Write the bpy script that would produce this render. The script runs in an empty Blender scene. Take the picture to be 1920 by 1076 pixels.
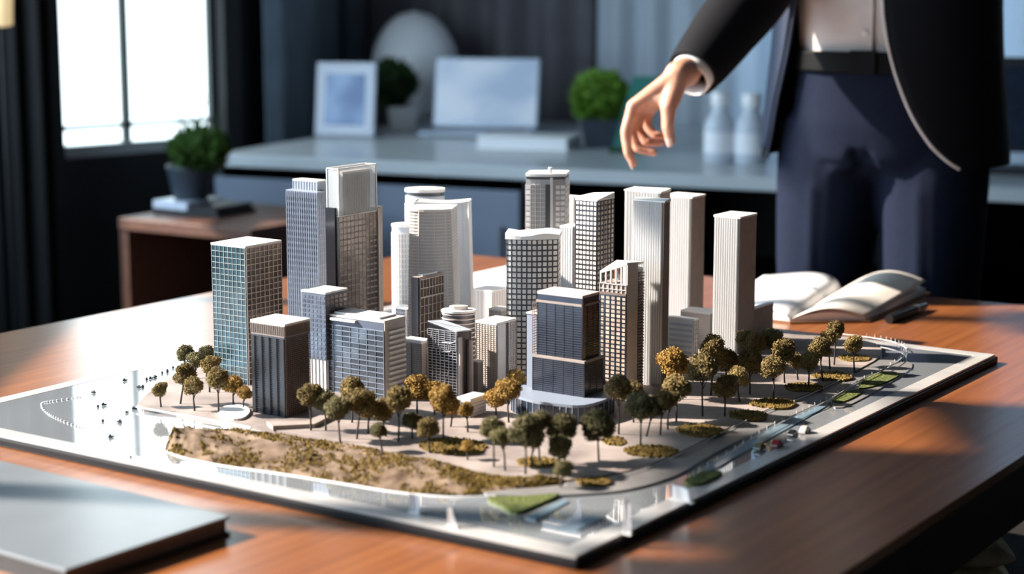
import bpy, bmesh, math, random
from mathutils import Vector, Matrix, Euler, noise
random.seed(7)

# ------------------------------------------------------------------ camera
F_PX, HORIZON, CX, CY = 3400.0, -40.0, 960.0, 538.0
TABLE = 0.74                      # table top height
EYE = TABLE + 0.55
PITCH = math.atan((CY - HORIZON) / F_PX)
FW = Vector((0, math.cos(PITCH), -math.sin(PITCH)))
RT = Vector((1, 0, 0))
UP = Vector((0, math.sin(PITCH), math.cos(PITCH)))
CAM = Vector((0, 0, EYE))
scene = bpy.context.scene
col = scene.collection
cam_data = bpy.data.cameras.new('camera')
cam = bpy.data.objects.new('camera', cam_data)
col.objects.link(cam)
cam.location = CAM
cam.rotation_euler = (math.pi / 2 - PITCH, 0, 0)
cam_data.sensor_width = 36.0
cam_data.lens = 36.0 * F_PX / 1920.0
cam_data.clip_start = 0.05
cam_data.clip_end = 100
cam_data.dof.use_dof = True
cam_data.dof.focus_distance = 2.42
cam_data.dof.aperture_fstop = 3.1
scene.camera = cam

# ------------------------------------------------------------------ light
world = bpy.data.worlds.new('sky_world')
scene.world = world
world.use_nodes = True
wn = world.node_tree.nodes
wn['Background'].inputs['Color'].default_value = (0.62, 0.82, 1.0, 1)
wn['Background'].inputs['Strength'].default_value = 3.8

SUN_AZ, SUN_EL = math.radians(172), math.radians(33)     # direction towards the sun
sd = Vector((math.cos(SUN_AZ) * math.cos(SUN_EL), math.sin(SUN_AZ) * math.cos(SUN_EL), math.sin(SUN_EL)))
sun_data = bpy.data.lights.new('sun', 'SUN')
sun_data.energy = 10.0
sun_data.angle = math.radians(1.2)
sun_data.color = (1.0, 0.88, 0.76)
sun = bpy.data.objects.new('sun', sun_data)
col.objects.link(sun)
sun.rotation_euler = (-sd).to_track_quat('-Z', 'Y').to_euler()
sun.location = sd * 8

vs = scene.view_settings
vs.view_transform = 'Standard'
vs.look = 'None'
vs.exposure = 0.75
vs.gamma = 1.0
vs.use_curve_mapping = False
scene.cycles.max_bounces = 6
scene.cycles.diffuse_bounces = 4
scene.cycles.glossy_bounces = 3
scene.cycles.transmission_bounces = 5
scene.cycles.sample_clamp_indirect = 6.0

def portal(center, sx, sy, normal):
    """daylight portal: only guides the sky light through an opening"""
    d = bpy.data.lights.new('daylight_portal', 'AREA')
    d.shape = 'RECTANGLE'; d.size = sx; d.size_y = sy
    d.cycles.is_portal = True
    o = bpy.data.objects.new('daylight_portal', d)
    col.objects.link(o)
    o.location = center
    o.rotation_euler = Vector(normal).to_track_quat('-Z', 'Z').to_euler()
    return o

# ------------------------------------------------------------------ helpers
def un(x, y, z=TABLE):
    """photo pixel -> point on the horizontal plane z"""
    d = FW + RT * ((x - CX) / F_PX) - UP * ((y - CY) / F_PX)
    return CAM + d * ((z - EYE) / d.z)

def at(x, y, Y):
    """photo pixel -> point in the vertical plane Y"""
    d = FW + RT * ((x - CX) / F_PX) - UP * ((y - CY) / F_PX)
    return CAM + d * (Y / d.y)

def px(p):
    v = Vector(p) - CAM
    d = v.dot(FW)
    return CX + F_PX * v.dot(RT) / d, CY - F_PX * v.dot(UP) / d

def tag(o, label=None, cat=None, group=None, kind=None):
    if label: o['label'] = label
    if cat: o['category'] = cat
    if group: o['group'] = group
    if kind: o['kind'] = kind
    return o

def empty(name, loc, label, cat, group=None, rz=0):
    o = bpy.data.objects.new(name, None)
    col.objects.link(o)
    o.location = loc
    o.rotation_euler = (0, 0, rz)
    o.empty_display_size = 0.02
    return tag(o, label, cat, group)

class MB:
    """collects shapes, builds ONE mesh object"""
    def __init__(s): s.v = []; s.f = []; s.sm = []
    def add(s, vs_, fs, smooth=False):
        n = len(s.v)
        s.v += [tuple(v) for v in vs_]
        s.f += [tuple(i + n for i in f) for f in fs]
        s.sm += [smooth] * len(fs)
        return s
    def obox(s, o, a, b, c):
        o, a, b, c = Vector(o), Vector(a), Vector(b), Vector(c)
        p = [o, o + a, o + a + b, o + b, o + c, o + a + c, o + a + b + c, o + b + c]
        f = [(0, 3, 2, 1), (4, 5, 6, 7), (0, 1, 5, 4), (1, 2, 6, 5), (2, 3, 7, 6), (3, 0, 4, 7)]
        if a.cross(b).dot(c) < 0: f = [tuple(reversed(q)) for q in f]
        return s.add(p, f)
    def box(s, x0, x1, y0, y1, z0, z1):
        return s.obox((x0, y0, z0), (x1 - x0, 0, 0), (0, y1 - y0, 0), (0, 0, z1 - z0))
    def prism(s, poly, z0, z1, top=None, tops=None, smooth=False):
        n = len(poly)
        top = top or poly
        vs_ = [(p[0], p[1], z0) for p in poly] + [(p[0], p[1], (tops[i] if tops else z1)) for i, p in enumerate(top)]
        s.add(vs_, [tuple(range(n - 1, -1, -1)), tuple(range(n, 2 * n))])
        s.add(vs_, [(i, (i + 1) % n, n + (i + 1) % n, n + i) for i in range(n)], smooth)
        return s
    def tube(s, path, rad, seg=10, cap=True, sq=1.0, ref=None):
        """round bar through path; rad a number or list; sq flattens along ref"""
        path = [Vector(p) for p in path]
        n = len(path)
        if not isinstance(rad, (list, tuple)): rad = [rad] * n
        vs_ = []
        prev = None
        for i, p in enumerate(path):
            t = (path[min(i + 1, n - 1)] - path[max(i - 1, 0)]).normalized()
            if ref is not None: u = Vector(ref)
            elif prev is not None: u = prev
            else: u = Vector((0, 0, 1)) if abs(t.z) < 0.9 else Vector((1, 0, 0))
            u = (u - t * u.dot(t)).normalized()
            w = t.cross(u)
            prev = u
            for k in range(seg):
                a = 2 * math.pi * k / seg
                vs_.append(p + (u * (math.cos(a) * sq) + w * math.sin(a)) * rad[i])
        fs = [(i * seg + k, i * seg + (k + 1) % seg, (i + 1) * seg + (k + 1) % seg, (i + 1) * seg + k) for i in range(n - 1) for k in range(seg)]
        s.add(vs_, fs, True)
        if cap: s.add(vs_, [tuple(range(seg - 1, -1, -1)), tuple(range((n - 1) * seg, n * seg))])
        return s
    def capsule(s, a, b, ra, rb, seg=14, sq=1.0, ref=None):
        a, b = Vector(a), Vector(b)
        t = (b - a).normalized()
        path, rad = [], []
        for k in range(5):
            an = math.pi / 2 * (1 - k / 4 * 0.999) 
            path.append(a - t * ra * math.sin(an)); rad.append(max(ra * math.cos(an), ra * 0.02))
        for k in range(5):
            an = math.pi / 2 * (k / 4)
            path.append(b + t * rb * math.sin(an)); rad.append(max(rb * math.cos(an), rb * 0.02))
        return s.tube(path, rad, seg, True, sq, ref)
    def ellipsoid(s, c, r, seg=24, rings=14, power=1.0):
        c = Vector(c)
        vs_, fs = [], []
        for i in range(rings + 1):
            th = math.pi * i / rings
            for k in range(seg):
                a = 2 * math.pi * k / seg
                vs_.append(c + Vector((r[0] * math.sin(th) * math.cos(a), r[1] * math.sin(th) * math.sin(a), r[2] * math.cos(th))))
        for i in range(rings):
            for k in range(seg):
                fs.append((i * seg + k, (i + 1) * seg + k, (i + 1) * seg + (k + 1) % seg, i * seg + (k + 1) % seg))
        return s.add(vs_, fs, True)
    def lathe(s, c, prof, seg=28, cap=True):
        c = Vector(c)
        n = len(prof)
        vs_ = [c + Vector((r * math.cos(2 * math.pi * k / seg), r * math.sin(2 * math.pi * k / seg), z)) for r, z in prof for k in range(seg)]
        fs = [(i * seg + k, i * seg + (k + 1) % seg, (i + 1) * seg + (k + 1) % seg, (i + 1) * seg + k) for i in range(n - 1) for k in range(seg)]
        s.add(vs_, fs, True)
        if cap: s.add(vs_, [tuple(range(seg - 1, -1, -1)), tuple(range((n - 1) * seg, n * seg))])
        return s
    def grid(s, nu, nv, fn, smooth=True):
        vs_ = [fn(i / (nu - 1), j / (nv - 1)) for j in range(nv) for i in range(nu)]
        fs = [(j * nu + i, j * nu + i + 1, (j + 1) * nu + i + 1, (j + 1) * nu + i) for j in range(nv - 1) for i in range(nu - 1)]
        return s.add(vs_, fs, smooth)
    def build(s, name, mat, parent=None, base=None, kind=None, fix=False):
        me = bpy.data.meshes.new(name)
        if base is None: base = Vector(parent.location) if (parent is not None and parent.rotation_euler.z == 0) else Vector((0, 0, 0))
        me.from_pydata([(v[0] - base[0], v[1] - base[1], v[2] - base[2]) for v in s.v], [], s.f)
        me.polygons.foreach_set('use_smooth', s.sm)
        if fix:
            bm = bmesh.new(); bm.from_mesh(me)
            bmesh.ops.remove_doubles(bm, verts=bm.verts, dist=1e-6)
            bmesh.ops.recalc_face_normals(bm, faces=bm.faces); bm.to_mesh(me); bm.free()
        if mat: me.materials.append(mat)
        me.update()
        o = bpy.data.objects.new(name, me)
        col.objects.link(o)
        if parent is not None: o.parent = parent
        else: o.location = base
        if kind: o['kind'] = kind
        return o

def bevel(o, w, seg=2):
    m = o.modifiers.new('bevel', 'BEVEL'); m.width = w; m.segments = seg; m.limit_method = 'ANGLE'
    return o

def solid(o, t, off=0.0):
    m = o.modifiers.new('thickness', 'SOLIDIFY'); m.thickness = t; m.offset = off
    return o

# ------------------------------------------------------------------ materials
def mat(name, c, rough=0.5, metal=0.0, var=0.0, scale=40.0, stretch=None, bump=0.0, coat=0.0, coat_rough=0.1, coat_ior=1.5,
        trans=0.0, ior=1.45, emit=None, emit_s=0.0, c2=None, objvar=0.0, spec=0.5, sub=0.0):
    m = bpy.data.materials.new(name)
    m.use_nodes = True
    nt = m.node_tree
    b = nt.nodes['Principled BSDF']
    I = b.inputs
    I['Base Color'].default_value = (*c, 1)
    I['Roughness'].default_value = rough
    I['Metallic'].default_value = metal
    I['IOR'].default_value = ior
    I['Specular IOR Level'].default_value = spec
    I['Coat Weight'].default_value = coat
    I['Coat Roughness'].default_value = coat_rough
    I['Coat IOR'].default_value = coat_ior
    I['Transmission Weight'].default_value = trans
    if sub:
        I['Subsurface Weight'].default_value = sub
        I['Subsurface Radius'].default_value = (0.012, 0.005, 0.003)
        I['Subsurface Scale'].default_value = 1.0
    if emit:
        I['Emission Color'].default_value = (*emit, 1)
        I['Emission Strength'].default_value = emit_s
    if var or c2 or bump or objvar:
        tc = nt.nodes.new('ShaderNodeTexCoord')
        mp = nt.nodes.new('ShaderNodeMapping')
        if stretch: mp.inputs['Scale'].default_value = stretch
        nt.links.new(tc.outputs['Object'], mp.inputs['Vector'])
        nz = nt.nodes.new('ShaderNodeTexNoise')
        nz.inputs['Scale'].default_value = scale
        nz.inputs['Detail'].default_value = 5
        nt.links.new(mp.outputs['Vector'], nz.inputs['Vector'])
        rp = nt.nodes.new('ShaderNodeValToRGB')
        lo = tuple(max(0, k * (1 - var)) for k in c)
        hi = c2 if c2 else tuple(min(1, k * (1 + var)) for k in c)
        rp.color_ramp.elements[0].position = 0.32
        rp.color_ramp.elements[1].position = 0.68
        rp.color_ramp.elements[0].color = (*lo, 1)
        rp.color_ramp.elements[1].color = (*hi, 1)
        nt.links.new(nz.outputs['Fac'], rp.inputs['Fac'])
        outc = rp.outputs['Color']
        if objvar:
            oi = nt.nodes.new('ShaderNodeObjectInfo')
            hs = nt.nodes.new('ShaderNodeHueSaturation')
            mr = nt.nodes.new('ShaderNodeMapRange')
            mr.inputs['To Min'].default_value = 1 - objvar
            mr.inputs['To Max'].default_value = 1 + objvar
            nt.links.new(oi.outputs['Random'], mr.inputs['Value'])
            nt.links.new(mr.outputs['Result'], hs.inputs['Value'])
            nt.links.new(outc, hs.inputs['Color'])
            outc = hs.outputs['Color']
        nt.links.new(outc, I['Base Color'])
        if bump:
            bp = nt.nodes.new('ShaderNodeBump')
            bp.inputs['Strength'].default_value = bump
            bp.inputs['Distance'].default_value = 0.004
            nt.links.new(nz.outputs['Fac'], bp.inputs['Height'])
            nt.links.new(bp.outputs['Normal'], I['Normal'])
    return m

M = {}
M['wood_table'] = mat('table_wood', (0.23, 0.068, 0.014), 0.45, var=0.14, scale=7, stretch=(0.35, 12, 12), bump=0.02, coat=1.0, coat_rough=0.25, coat_ior=1.75, c2=(0.29, 0.096, 0.022))
M['wood_shaded'] = mat('table_side_wood', (0.018, 0.010, 0.008), 0.5, var=0.3, scale=20)  # dark tone puts the shadow on the table side into the colour
M['wood_shelf'] = mat('shelf_wood', (0.10, 0.046, 0.030), 0.5, var=0.3, scale=12, stretch=(1, 10, 10))
M['board_black'] = mat('board_black', (0.004, 0.004, 0.006), 0.5, spec=0.2)
M['board_white'] = mat('board_white', (0.48, 0.47, 0.46), 0.25, var=0.06, scale=30, coat=0.5)
M['water'] = mat('polished_water_plate', (0.56, 0.61, 0.66), 0.05, metal=0.6, var=0.06, scale=6, coat=1.0, coat_rough=0.03, coat_ior=1.6)
M['plaza'] = mat('plaza_card', (0.24, 0.20, 0.185), 0.6, var=0.25, scale=16, c2=(0.36, 0.305, 0.28))
M['road'] = mat('road_card', (0.21, 0.205, 0.205), 0.35, var=0.1, scale=20, coat=0.3)
M['kerb'] = mat('kerb_white', (0.7, 0.7, 0.7), 0.4)
M['grass'] = mat('lawn_flock', (0.055, 0.085, 0.014), 0.95, var=0.4, scale=260, bump=0.8, c2=(0.13, 0.15, 0.030))
M['scrub'] = mat('golden_scrub_flock', (0.10, 0.065, 0.013), 0.95, var=0.4, scale=300, bump=0.9, c2=(0.28, 0.185, 0.036))
M['terrain'] = mat('sandy_terrain', (0.105, 0.055, 0.026), 0.95, var=0.45, scale=26, bump=0.8, c2=(0.27, 0.195, 0.135))
M['pool'] = mat('blue_pool', (0.17, 0.25, 0.31), 0.15, coat=0.5)
M['white'] = mat('white_card', (0.78, 0.76, 0.74), 0.55, var=0.05, scale=50)
M['white_bright'] = mat('white_roof', (0.88, 0.87, 0.85), 0.45)
M['rib_white'] = mat('ribbed_white', (0.88, 0.89, 0.90), 0.45)
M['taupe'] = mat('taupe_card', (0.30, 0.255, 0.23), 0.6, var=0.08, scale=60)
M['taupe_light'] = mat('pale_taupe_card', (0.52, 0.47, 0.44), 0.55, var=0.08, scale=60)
M['grey_blue'] = mat('grey_blue_card', (0.20, 0.225, 0.28), 0.5, var=0.1, scale=60)
M['grey_line'] = mat('fine_grey_line', (0.34, 0.33, 0.34), 0.5)
M['navy_glass'] = mat('navy_glass', (0.026, 0.036, 0.060), 0.18, metal=0.25, var=0.2, scale=50, coat=0.4)
M['teal_glass'] = mat('teal_glass', (0.045, 0.088, 0.110), 0.14, metal=0.35, var=0.35, scale=90, coat=0.5, objvar=0.35)
M['dark_glass'] = mat('dark_glass', (0.020, 0.020, 0.026), 0.2, metal=0.2, coat=0.4)
M['black_fin'] = mat('black_fin', (0.012, 0.011, 0.012), 0.4)
M['bronze'] = mat('bronze_card', (0.20, 0.145, 0.120), 0.4, metal=0.2, var=0.15, scale=60)
M['bronze_glass'] = mat('bronze_glass', (0.15, 0.115, 0.10), 0.2, metal=0.35, var=0.25, scale=60, coat=0.4, objvar=0.3)
M['smoke'] = mat('smoke_grey', (0.105, 0.105, 0.125), 0.35, metal=0.2, var=0.15, scale=50)
M['lit_beige_line'] = mat('lit_beige_mullion', (0.70, 0.60, 0.51), 0.5)  # beige lightened to stand in for warm light on one face
M['pale_line'] = mat('pale_blue_mullion', (0.50, 0.56, 0.62), 0.45)
M['teal_line'] = mat('teal_grey_mullion', (0.24, 0.29, 0.31), 0.4)
M['shade_line'] = mat('shaded_navy_line', (0.034, 0.040, 0.056), 0.45)  # darkened: shade on the front towers' left faces put into the colour
M['maroon_line'] = mat('dark_maroon_line', (0.085, 0.058, 0.055), 0.45)
M['pale_card'] = mat('pale_grey_card', (0.66, 0.65, 0.65), 0.5, var=0.05, scale=60)
M['shaded_steel_line'] = mat('shaded_steel_band', (0.165, 0.205, 0.27), 0.4)  # dark tone carries the shade of the slab's left face
M['block_navy'] = mat('navy_card', (0.085, 0.105, 0.155), 0.45, var=0.1, scale=60)  # darkened to carry the shade on the front blocks
M['soft_line'] = mat('soft_grey_line', (0.46, 0.45, 0.46), 0.5)
M['slate_line'] = mat('slate_mullion', (0.22, 0.26, 0.33), 0.45)
M['lattice'] = mat('dark_lattice', (0.095, 0.100, 0.110), 0.4, metal=0.2)
M['win_white'] = mat('pale_window', (0.86, 0.85, 0.83), 0.25, objvar=0.15, var=0.05, coat=0.4)
M['win_warm'] = mat('warm_window', (0.46, 0.36, 0.29), 0.3, objvar=0.3, var=0.05, coat=0.3)
M['win_blue'] = mat('blue_window', (0.070, 0.088, 0.115), 0.15, metal=0.2, objvar=0.45, var=0.05, coat=0.5)
M['acrylic'] = mat('frosted_acrylic', (0.86, 0.90, 0.93), 0.22, trans=0.75, ior=1.3)
M['silver'] = mat('silver_grid', (0.55, 0.57, 0.62), 0.25, metal=0.6, var=0.15, scale=60)
M['trunk'] = mat('tree_trunk', (0.035, 0.028, 0.025), 0.8)
M['leaf_olive'] = mat('olive_foliage', (0.13, 0.095, 0.034), 0.9, var=0.45, scale=9, c2=(0.32, 0.235, 0.085), objvar=0.2)
M['leaf_sun_gold'] = mat('sun_gold_foliage', (0.22, 0.125, 0.024), 0.9, var=0.4, scale=9, c2=(0.46, 0.29, 0.075), objvar=0.15)  # part foliage colour, part sunlight put into the colour
M['leaf_green'] = mat('green_foliage', (0.085, 0.078, 0.032), 0.9, var=0.45, scale=9, c2=(0.21, 0.185, 0.080), objvar=0.2)
M['paint_red'] = mat('red_paint', (0.30, 0.012, 0.02), 0.25, coat=0.6)
M['paint_olive'] = mat('olive_paint', (0.16, 0.15, 0.07), 0.25, coat=0.6)
M['paint_dark'] = mat('dark_paint', (0.012, 0.014, 0.02), 0.25, coat=0.6)
M['paint_white'] = mat('white_paint', (0.75, 0.75, 0.75), 0.25, coat=0.6)
M['paper'] = mat('cream_paper', (0.80, 0.75, 0.68), 0.7, var=0.04, scale=10)
M['paper_white'] = mat('white_paper', (0.84, 0.85, 0.88), 0.6)
M['cover_brown'] = mat('brown_cover', (0.18, 0.085, 0.045), 0.5)
M['cover_grey'] = mat('grey_satin_cover', (0.17, 0.19, 0.21), 0.35, metal=0.1, var=0.15, scale=5, coat=0.35, coat_rough=0.2)
M['page_edge'] = mat('page_edges', (0.16, 0.12, 0.10), 0.8, var=0.4, scale=60, stretch=(1, 1, 40))
M['black'] = mat('black_matte', (0.010, 0.010, 0.012), 0.5)
M['skin'] = mat('skin', (0.62, 0.30, 0.20), 0.45, var=0.12, scale=45, sub=0.25, c2=(0.68, 0.37, 0.26))
M['nail'] = mat('fingernail', (0.72, 0.44, 0.36), 0.25)
M['suit'] = mat('navy_suit_cloth', (0.0035, 0.004, 0.006), 0.8, var=0.2, scale=220, spec=0.2)
M['trousers'] = mat('slate_trouser_cloth', (0.010, 0.014, 0.029), 0.9, var=0.15, scale=200, spec=0.1)
M['front_slate'] = mat('slate_front_cloth', (0.030, 0.042, 0.078), 0.7)
M['shirt'] = mat('white_shirt_cloth', (0.66, 0.58, 0.54), 0.75, var=0.06, scale=20)
M['cuff'] = mat('white_cuff_cloth', (0.82, 0.78, 0.75), 0.7)
M['belt'] = mat('black_leather', (0.004, 0.004, 0.004), 0.6, spec=0.15)
M['metal'] = mat('brushed_metal', (0.45, 0.43, 0.42), 0.3, metal=0.9)
M['hair'] = mat('dark_hair', (0.02, 0.014, 0.01), 0.6, var=0.3, scale=90)
M['wall_dark'] = mat('charcoal_wall', (0.014, 0.015, 0.018), 0.7, var=0.15, scale=4)
M['wall_grey'] = mat('grey_wall', (0.10, 0.105, 0.115), 0.8, var=0.08, scale=3)
M['wall_room'] = mat('warm_grey_wall', (0.16, 0.145, 0.135), 0.8, var=0.08, scale=3)
M['ceiling'] = mat('ceiling_paint', (0.20, 0.20, 0.21), 0.9, var=0.05, scale=3)
M['floor'] = mat('dark_floor', (0.020, 0.017, 0.016), 0.5, var=0.4, scale=12, stretch=(1, 8, 1))
M['rug'] = mat('dark_rug', (0.020, 0.024, 0.030), 0.95, var=0.6, scale=30, bump=0.6)
M['curtain_blue'] = mat('slate_blue_curtain', (0.17, 0.22, 0.27), 0.85, var=0.15, scale=6)
M['curtain_dark'] = mat('charcoal_curtain', (0.15, 0.14, 0.155), 0.85, var=0.15, scale=6)
M['curtain_black'] = mat('black_curtain', (0.007, 0.007, 0.008), 0.85, var=0.2, scale=6)
M['frame_dark'] = mat('dark_green_frame', (0.015, 0.030, 0.034), 0.4)
M['pane_daylight'] = mat('frosted_daylight_pane', (0.6, 0.66, 0.68), 0.4, emit=(0.76, 0.91, 0.96), emit_s=2.3)
M['counter'] = mat('pale_grey_counter', (0.50, 0.54, 0.56), 0.35, var=0.05, scale=5, coat=0.3)
M['door_grey'] = mat('blue_grey_door', (0.17, 0.205, 0.27), 0.45, var=0.06, scale=5)
M['egg'] = mat('white_ceramic', (0.9, 0.9, 0.9), 0.4)
M['tablet_frame'] = mat('pale_tablet_frame', (0.58, 0.62, 0.72), 0.35)
M['alu'] = mat('silver_aluminium', (0.42, 0.48, 0.56), 0.35, metal=0.5)
M['keys'] = mat('keyboard_keys', (0.08, 0.10, 0.12), 0.5)
M['bush'] = mat('bright_green_leaves', (0.085, 0.20, 0.014), 0.7, var=0.5, scale=60, c2=(0.20, 0.40, 0.035))
M['bush_dark'] = mat('dark_green_leaves', (0.012, 0.032, 0.008), 0.7, var=0.5, scale=60, c2=(0.035, 0.085, 0.02))
M['bush_mid'] = mat('mid_green_leaves', (0.03, 0.075, 0.010), 0.7, var=0.5, scale=60, c2=(0.075, 0.17, 0.022))
M['pot_blue'] = mat('slate_pot', (0.035, 0.048, 0.066), 0.5)
M['green_glass'] = mat('green_glass_sheet', (0.12, 0.42, 0.34), 0.12, trans=0.55, ior=1.3)
M['bottle'] = mat('white_glazed_bottle', (0.58, 0.63, 0.70), 0.35)
M['lamp_warm'] = mat('warm_lamp_shade', (0.9, 0.7, 0.4), 0.6, emit=(1.0, 0.72, 0.36), emit_s=0.35)
M['beige_cloth'] = mat('beige_cloth', (0.75, 0.64, 0.42), 0.9, var=0.3, scale=25, bump=0.6)  # beige paled to stand in for sunlight on the blanket
M['chair_cloth'] = mat('charcoal_chair_cloth', (0.030, 0.036, 0.044), 0.9, var=0.3, scale=60)
M['pen'] = mat('black_pen_lacquer', (0.010, 0.010, 0.010), 0.25)

def screen_mat(name, c1, c2, s):
    m = mat(name, c1, 0.2)
    nt = m.node_tree
    tc = nt.nodes.new('ShaderNodeTexCoord')
    nz = nt.nodes.new('ShaderNodeTexNoise'); nz.inputs['Scale'].default_value = 1.6; nz.inputs['Detail'].default_value = 2
    rp = nt.nodes.new('ShaderNodeValToRGB')
    rp.color_ramp.elements[0].position = 0.35; rp.color_ramp.elements[1].position = 0.65
    rp.color_ramp.elements[0].color = (*c1, 1); rp.color_ramp.elements[1].color = (*c2, 1)
    nt.links.new(tc.outputs['Generated'], nz.inputs['Vector'])
    nt.links.new(nz.outputs['Fac'], rp.inputs['Fac'])
    b = nt.nodes['Principled BSDF']
    nt.links.new(rp.outputs['Color'], b.inputs['Emission Color'])
    b.inputs['Emission Strength'].default_value = s
    b.inputs['Base Color'].default_value = (0.02, 0.02, 0.03, 1)
    return m
M['screen_laptop'] = screen_mat('laptop_screen_glow', (0.28, 0.42, 0.62), (0.44, 0.58, 0.76), 0.5)
M['screen_tablet'] = screen_mat('tablet_screen_glow', (0.035, 0.10, 0.27), (0.12, 0.24, 0.46), 0.55)

def sheer_mat():
    m = bpy.data.materials.new('sheer_curtain_cloth'); m.use_nodes = True
    nt = m.node_tree; nt.nodes.clear()
    out = nt.nodes.new('ShaderNodeOutputMaterial')
    d = nt.nodes.new('ShaderNodeBsdfDiffuse'); d.inputs['Color'].default_value = (0.50, 0.54, 0.58, 1)
    t = nt.nodes.new('ShaderNodeBsdfTranslucent'); t.inputs['Color'].default_value = (0.24, 0.27, 0.30, 1)
    x = nt.nodes.new('ShaderNodeAddShader')
    nt.links.new(d.outputs[0], x.inputs[0]); nt.links.new(t.outputs[0], x.inputs[1])
    nt.links.new(x.outputs[0], out.inputs['Surface'])
    return m
M['sheer'] = sheer_mat()

# ------------------------------------------------------------------ room
def struct(name, mb, m, parent=None, **k):
    o = mb.build(name, m, parent, **k)
    if parent is None: o['kind'] = 'structure'
    return o

CEIL = 3.05
# credenza line (front edge of its top) fixes the direction of the back wall
CT = 0.80                                            # credenza top height
CR0 = un(400, 288, CT); CR1 = un(1440, 333, CT)
CRD = (CR1 - CR0).normalized(); CRN = Vector((-CRD.y, CRD.x, 0))      # CRN points away from the camera
if CRN.y < 0: CRN = -CRN
CR_DEPTH = 1.45
struct('floor', MB().box(-1.9, 4.2, -2.2, 8.4, -0.05, 0.0), M['floor'])
struct('ceiling', MB().box(-1.9, 4.2, -2.2, 8.4, CEIL, CEIL + 0.05), M['ceiling'])
struct('wall_right', MB().box(4.0, 4.1, -2.2, 8.4, 0, CEIL), M['wall_room'])
struct('wall_front', MB().box(-1.9, 4.1, -2.2, -2.1, 0, CEIL), M['wall_room'])
# left wall with a wide window opening beside the table (out of frame, the sun comes in here)
WL = -1.78
OY0, OY1, OZ0, OZ1 = 0.9, 4.75, 0.80, 2.95
wl = MB()
wl.box(WL - 0.12, WL, -2.2, OY0, 0, CEIL).box(WL - 0.12, WL, OY1, 5.2, 0, CEIL)
wl.box(WL - 0.12, WL, OY0, OY1, 0, OZ0).box(WL - 0.12, WL, OY0, OY1, OZ1, CEIL)
struct('wall_left', wl, M['wall_dark'])
win = MB()
for yy in (OY0, 2.0, 3.26, OY1 - 0.05): win.box(WL - 0.09, WL - 0.03, yy, yy + 0.05, OZ0, OZ1)
for zz in (OZ0, 1.42, OZ1 - 0.05): win.box(WL - 0.09, WL - 0.03, OY0, OY1, zz, zz + 0.05)
w2 = struct('window_2', win, M['frame_dark'])
for ya, yb_, zb_ in ((0.9, 1.95, 1.95), (1.95, 2.40, 2.02), (2.40, 2.66, 2.24), (2.66, 3.08, 2.46), (3.15, 3.24, 2.42), (3.31, 3.36, 2.42), (3.80, 4.75, 2.42)):
    MB().box(WL + .005, WL + .012, ya, yb_, zb_, OZ1).build('sun_shaping_panel', M['curtain_dark'], w2)  # unseen panels added to choose where sun and shade fall
portal((WL - 0.02, (OY0 + OY1) / 2, (OZ0 + OZ1) / 2), OZ1 - OZ0, OY1 - OY0, (1, 0, 0)).rotation_euler = Euler((0, -math.pi / 2, 0))

# wall with the frosted daylight window, seen at the left
SILL = 0.772
W0 = un(123, 298, SILL); W1 = un(425, 275, SILL)
WD = (W1 - W0).normalized(); WN = Vector((-WD.y, WD.x, 0))
WLEN = (W1 - W0).length
WT = 2.35
A0 = W0 - WD * 0.52
ww = MB()
ww.obox(A0, WD * 0.52, WN * 0.12, Vector((0, 0, CEIL - SILL)))                       # pier at the left
ww.obox(Vector((A0.x, A0.y, 0)), WD * (0.52 + WLEN + 0.06), WN * 0.12, Vector((0, 0, SILL)))   # below the sill
ww.obox(W1, WD * 0.06, WN * 0.12, Vector((0, 0, CEIL - SILL)))
ww.obox(Vector((W0.x, W0.y, WT)), WD * WLEN, WN * 0.12, Vector((0, 0, CEIL - WT)))
struct('wall_window', ww, M['wall_dark'])
win = struct('window_1', MB().obox(W0 + WN * 0.02, WD * WLEN, WN * 0.07, Vector((0, 0, 0.035))), M['counter'])
mu0 = un(255, 287, SILL)
fr = MB()
mu_t = (mu0 - W0).dot(WD)
for t in (0.0, mu_t - 0.012, WLEN - 0.02):
    fr.obox(W0 + WD * t + WN * 0.05, WD * 0.022, WN * 0.035, Vector((0, 0, WT - SILL)))
fr.obox(W0 + WN * 0.05 + Vector((0, 0, WT - SILL - 0.03)), WD * WLEN, WN * 0.035, Vector((0, 0, 0.03)))
fr.build('window_frame', M['frame_dark'], win)
MB().obox(W0 + WN * 0.055 + WD * 0.02 + Vector((0, 0, 0.075)), WD * (WLEN - 0.04), WN * 0.02, Vector((0, 0, 0.016))).build('sill_reflection_bar', M['counter'], win)  # pale bar stands in for the sill's reflection
MB().obox(W0 + WN * 0.075 + WD * 0.02, WD * (mu_t - 0.03), WN * 0.01, Vector((0, 0, WT - SILL - 0.02))).build('window_pane', M['pane_daylight'], win)
MB().obox(W0 + WN * 0.075 + WD * (mu_t + 0.01), WD * (WLEN - mu_t - 0.03), WN * 0.01, Vector((0, 0, WT - SILL - 0.02))).build('window_pane', M['pane_daylight'], win)

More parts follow.
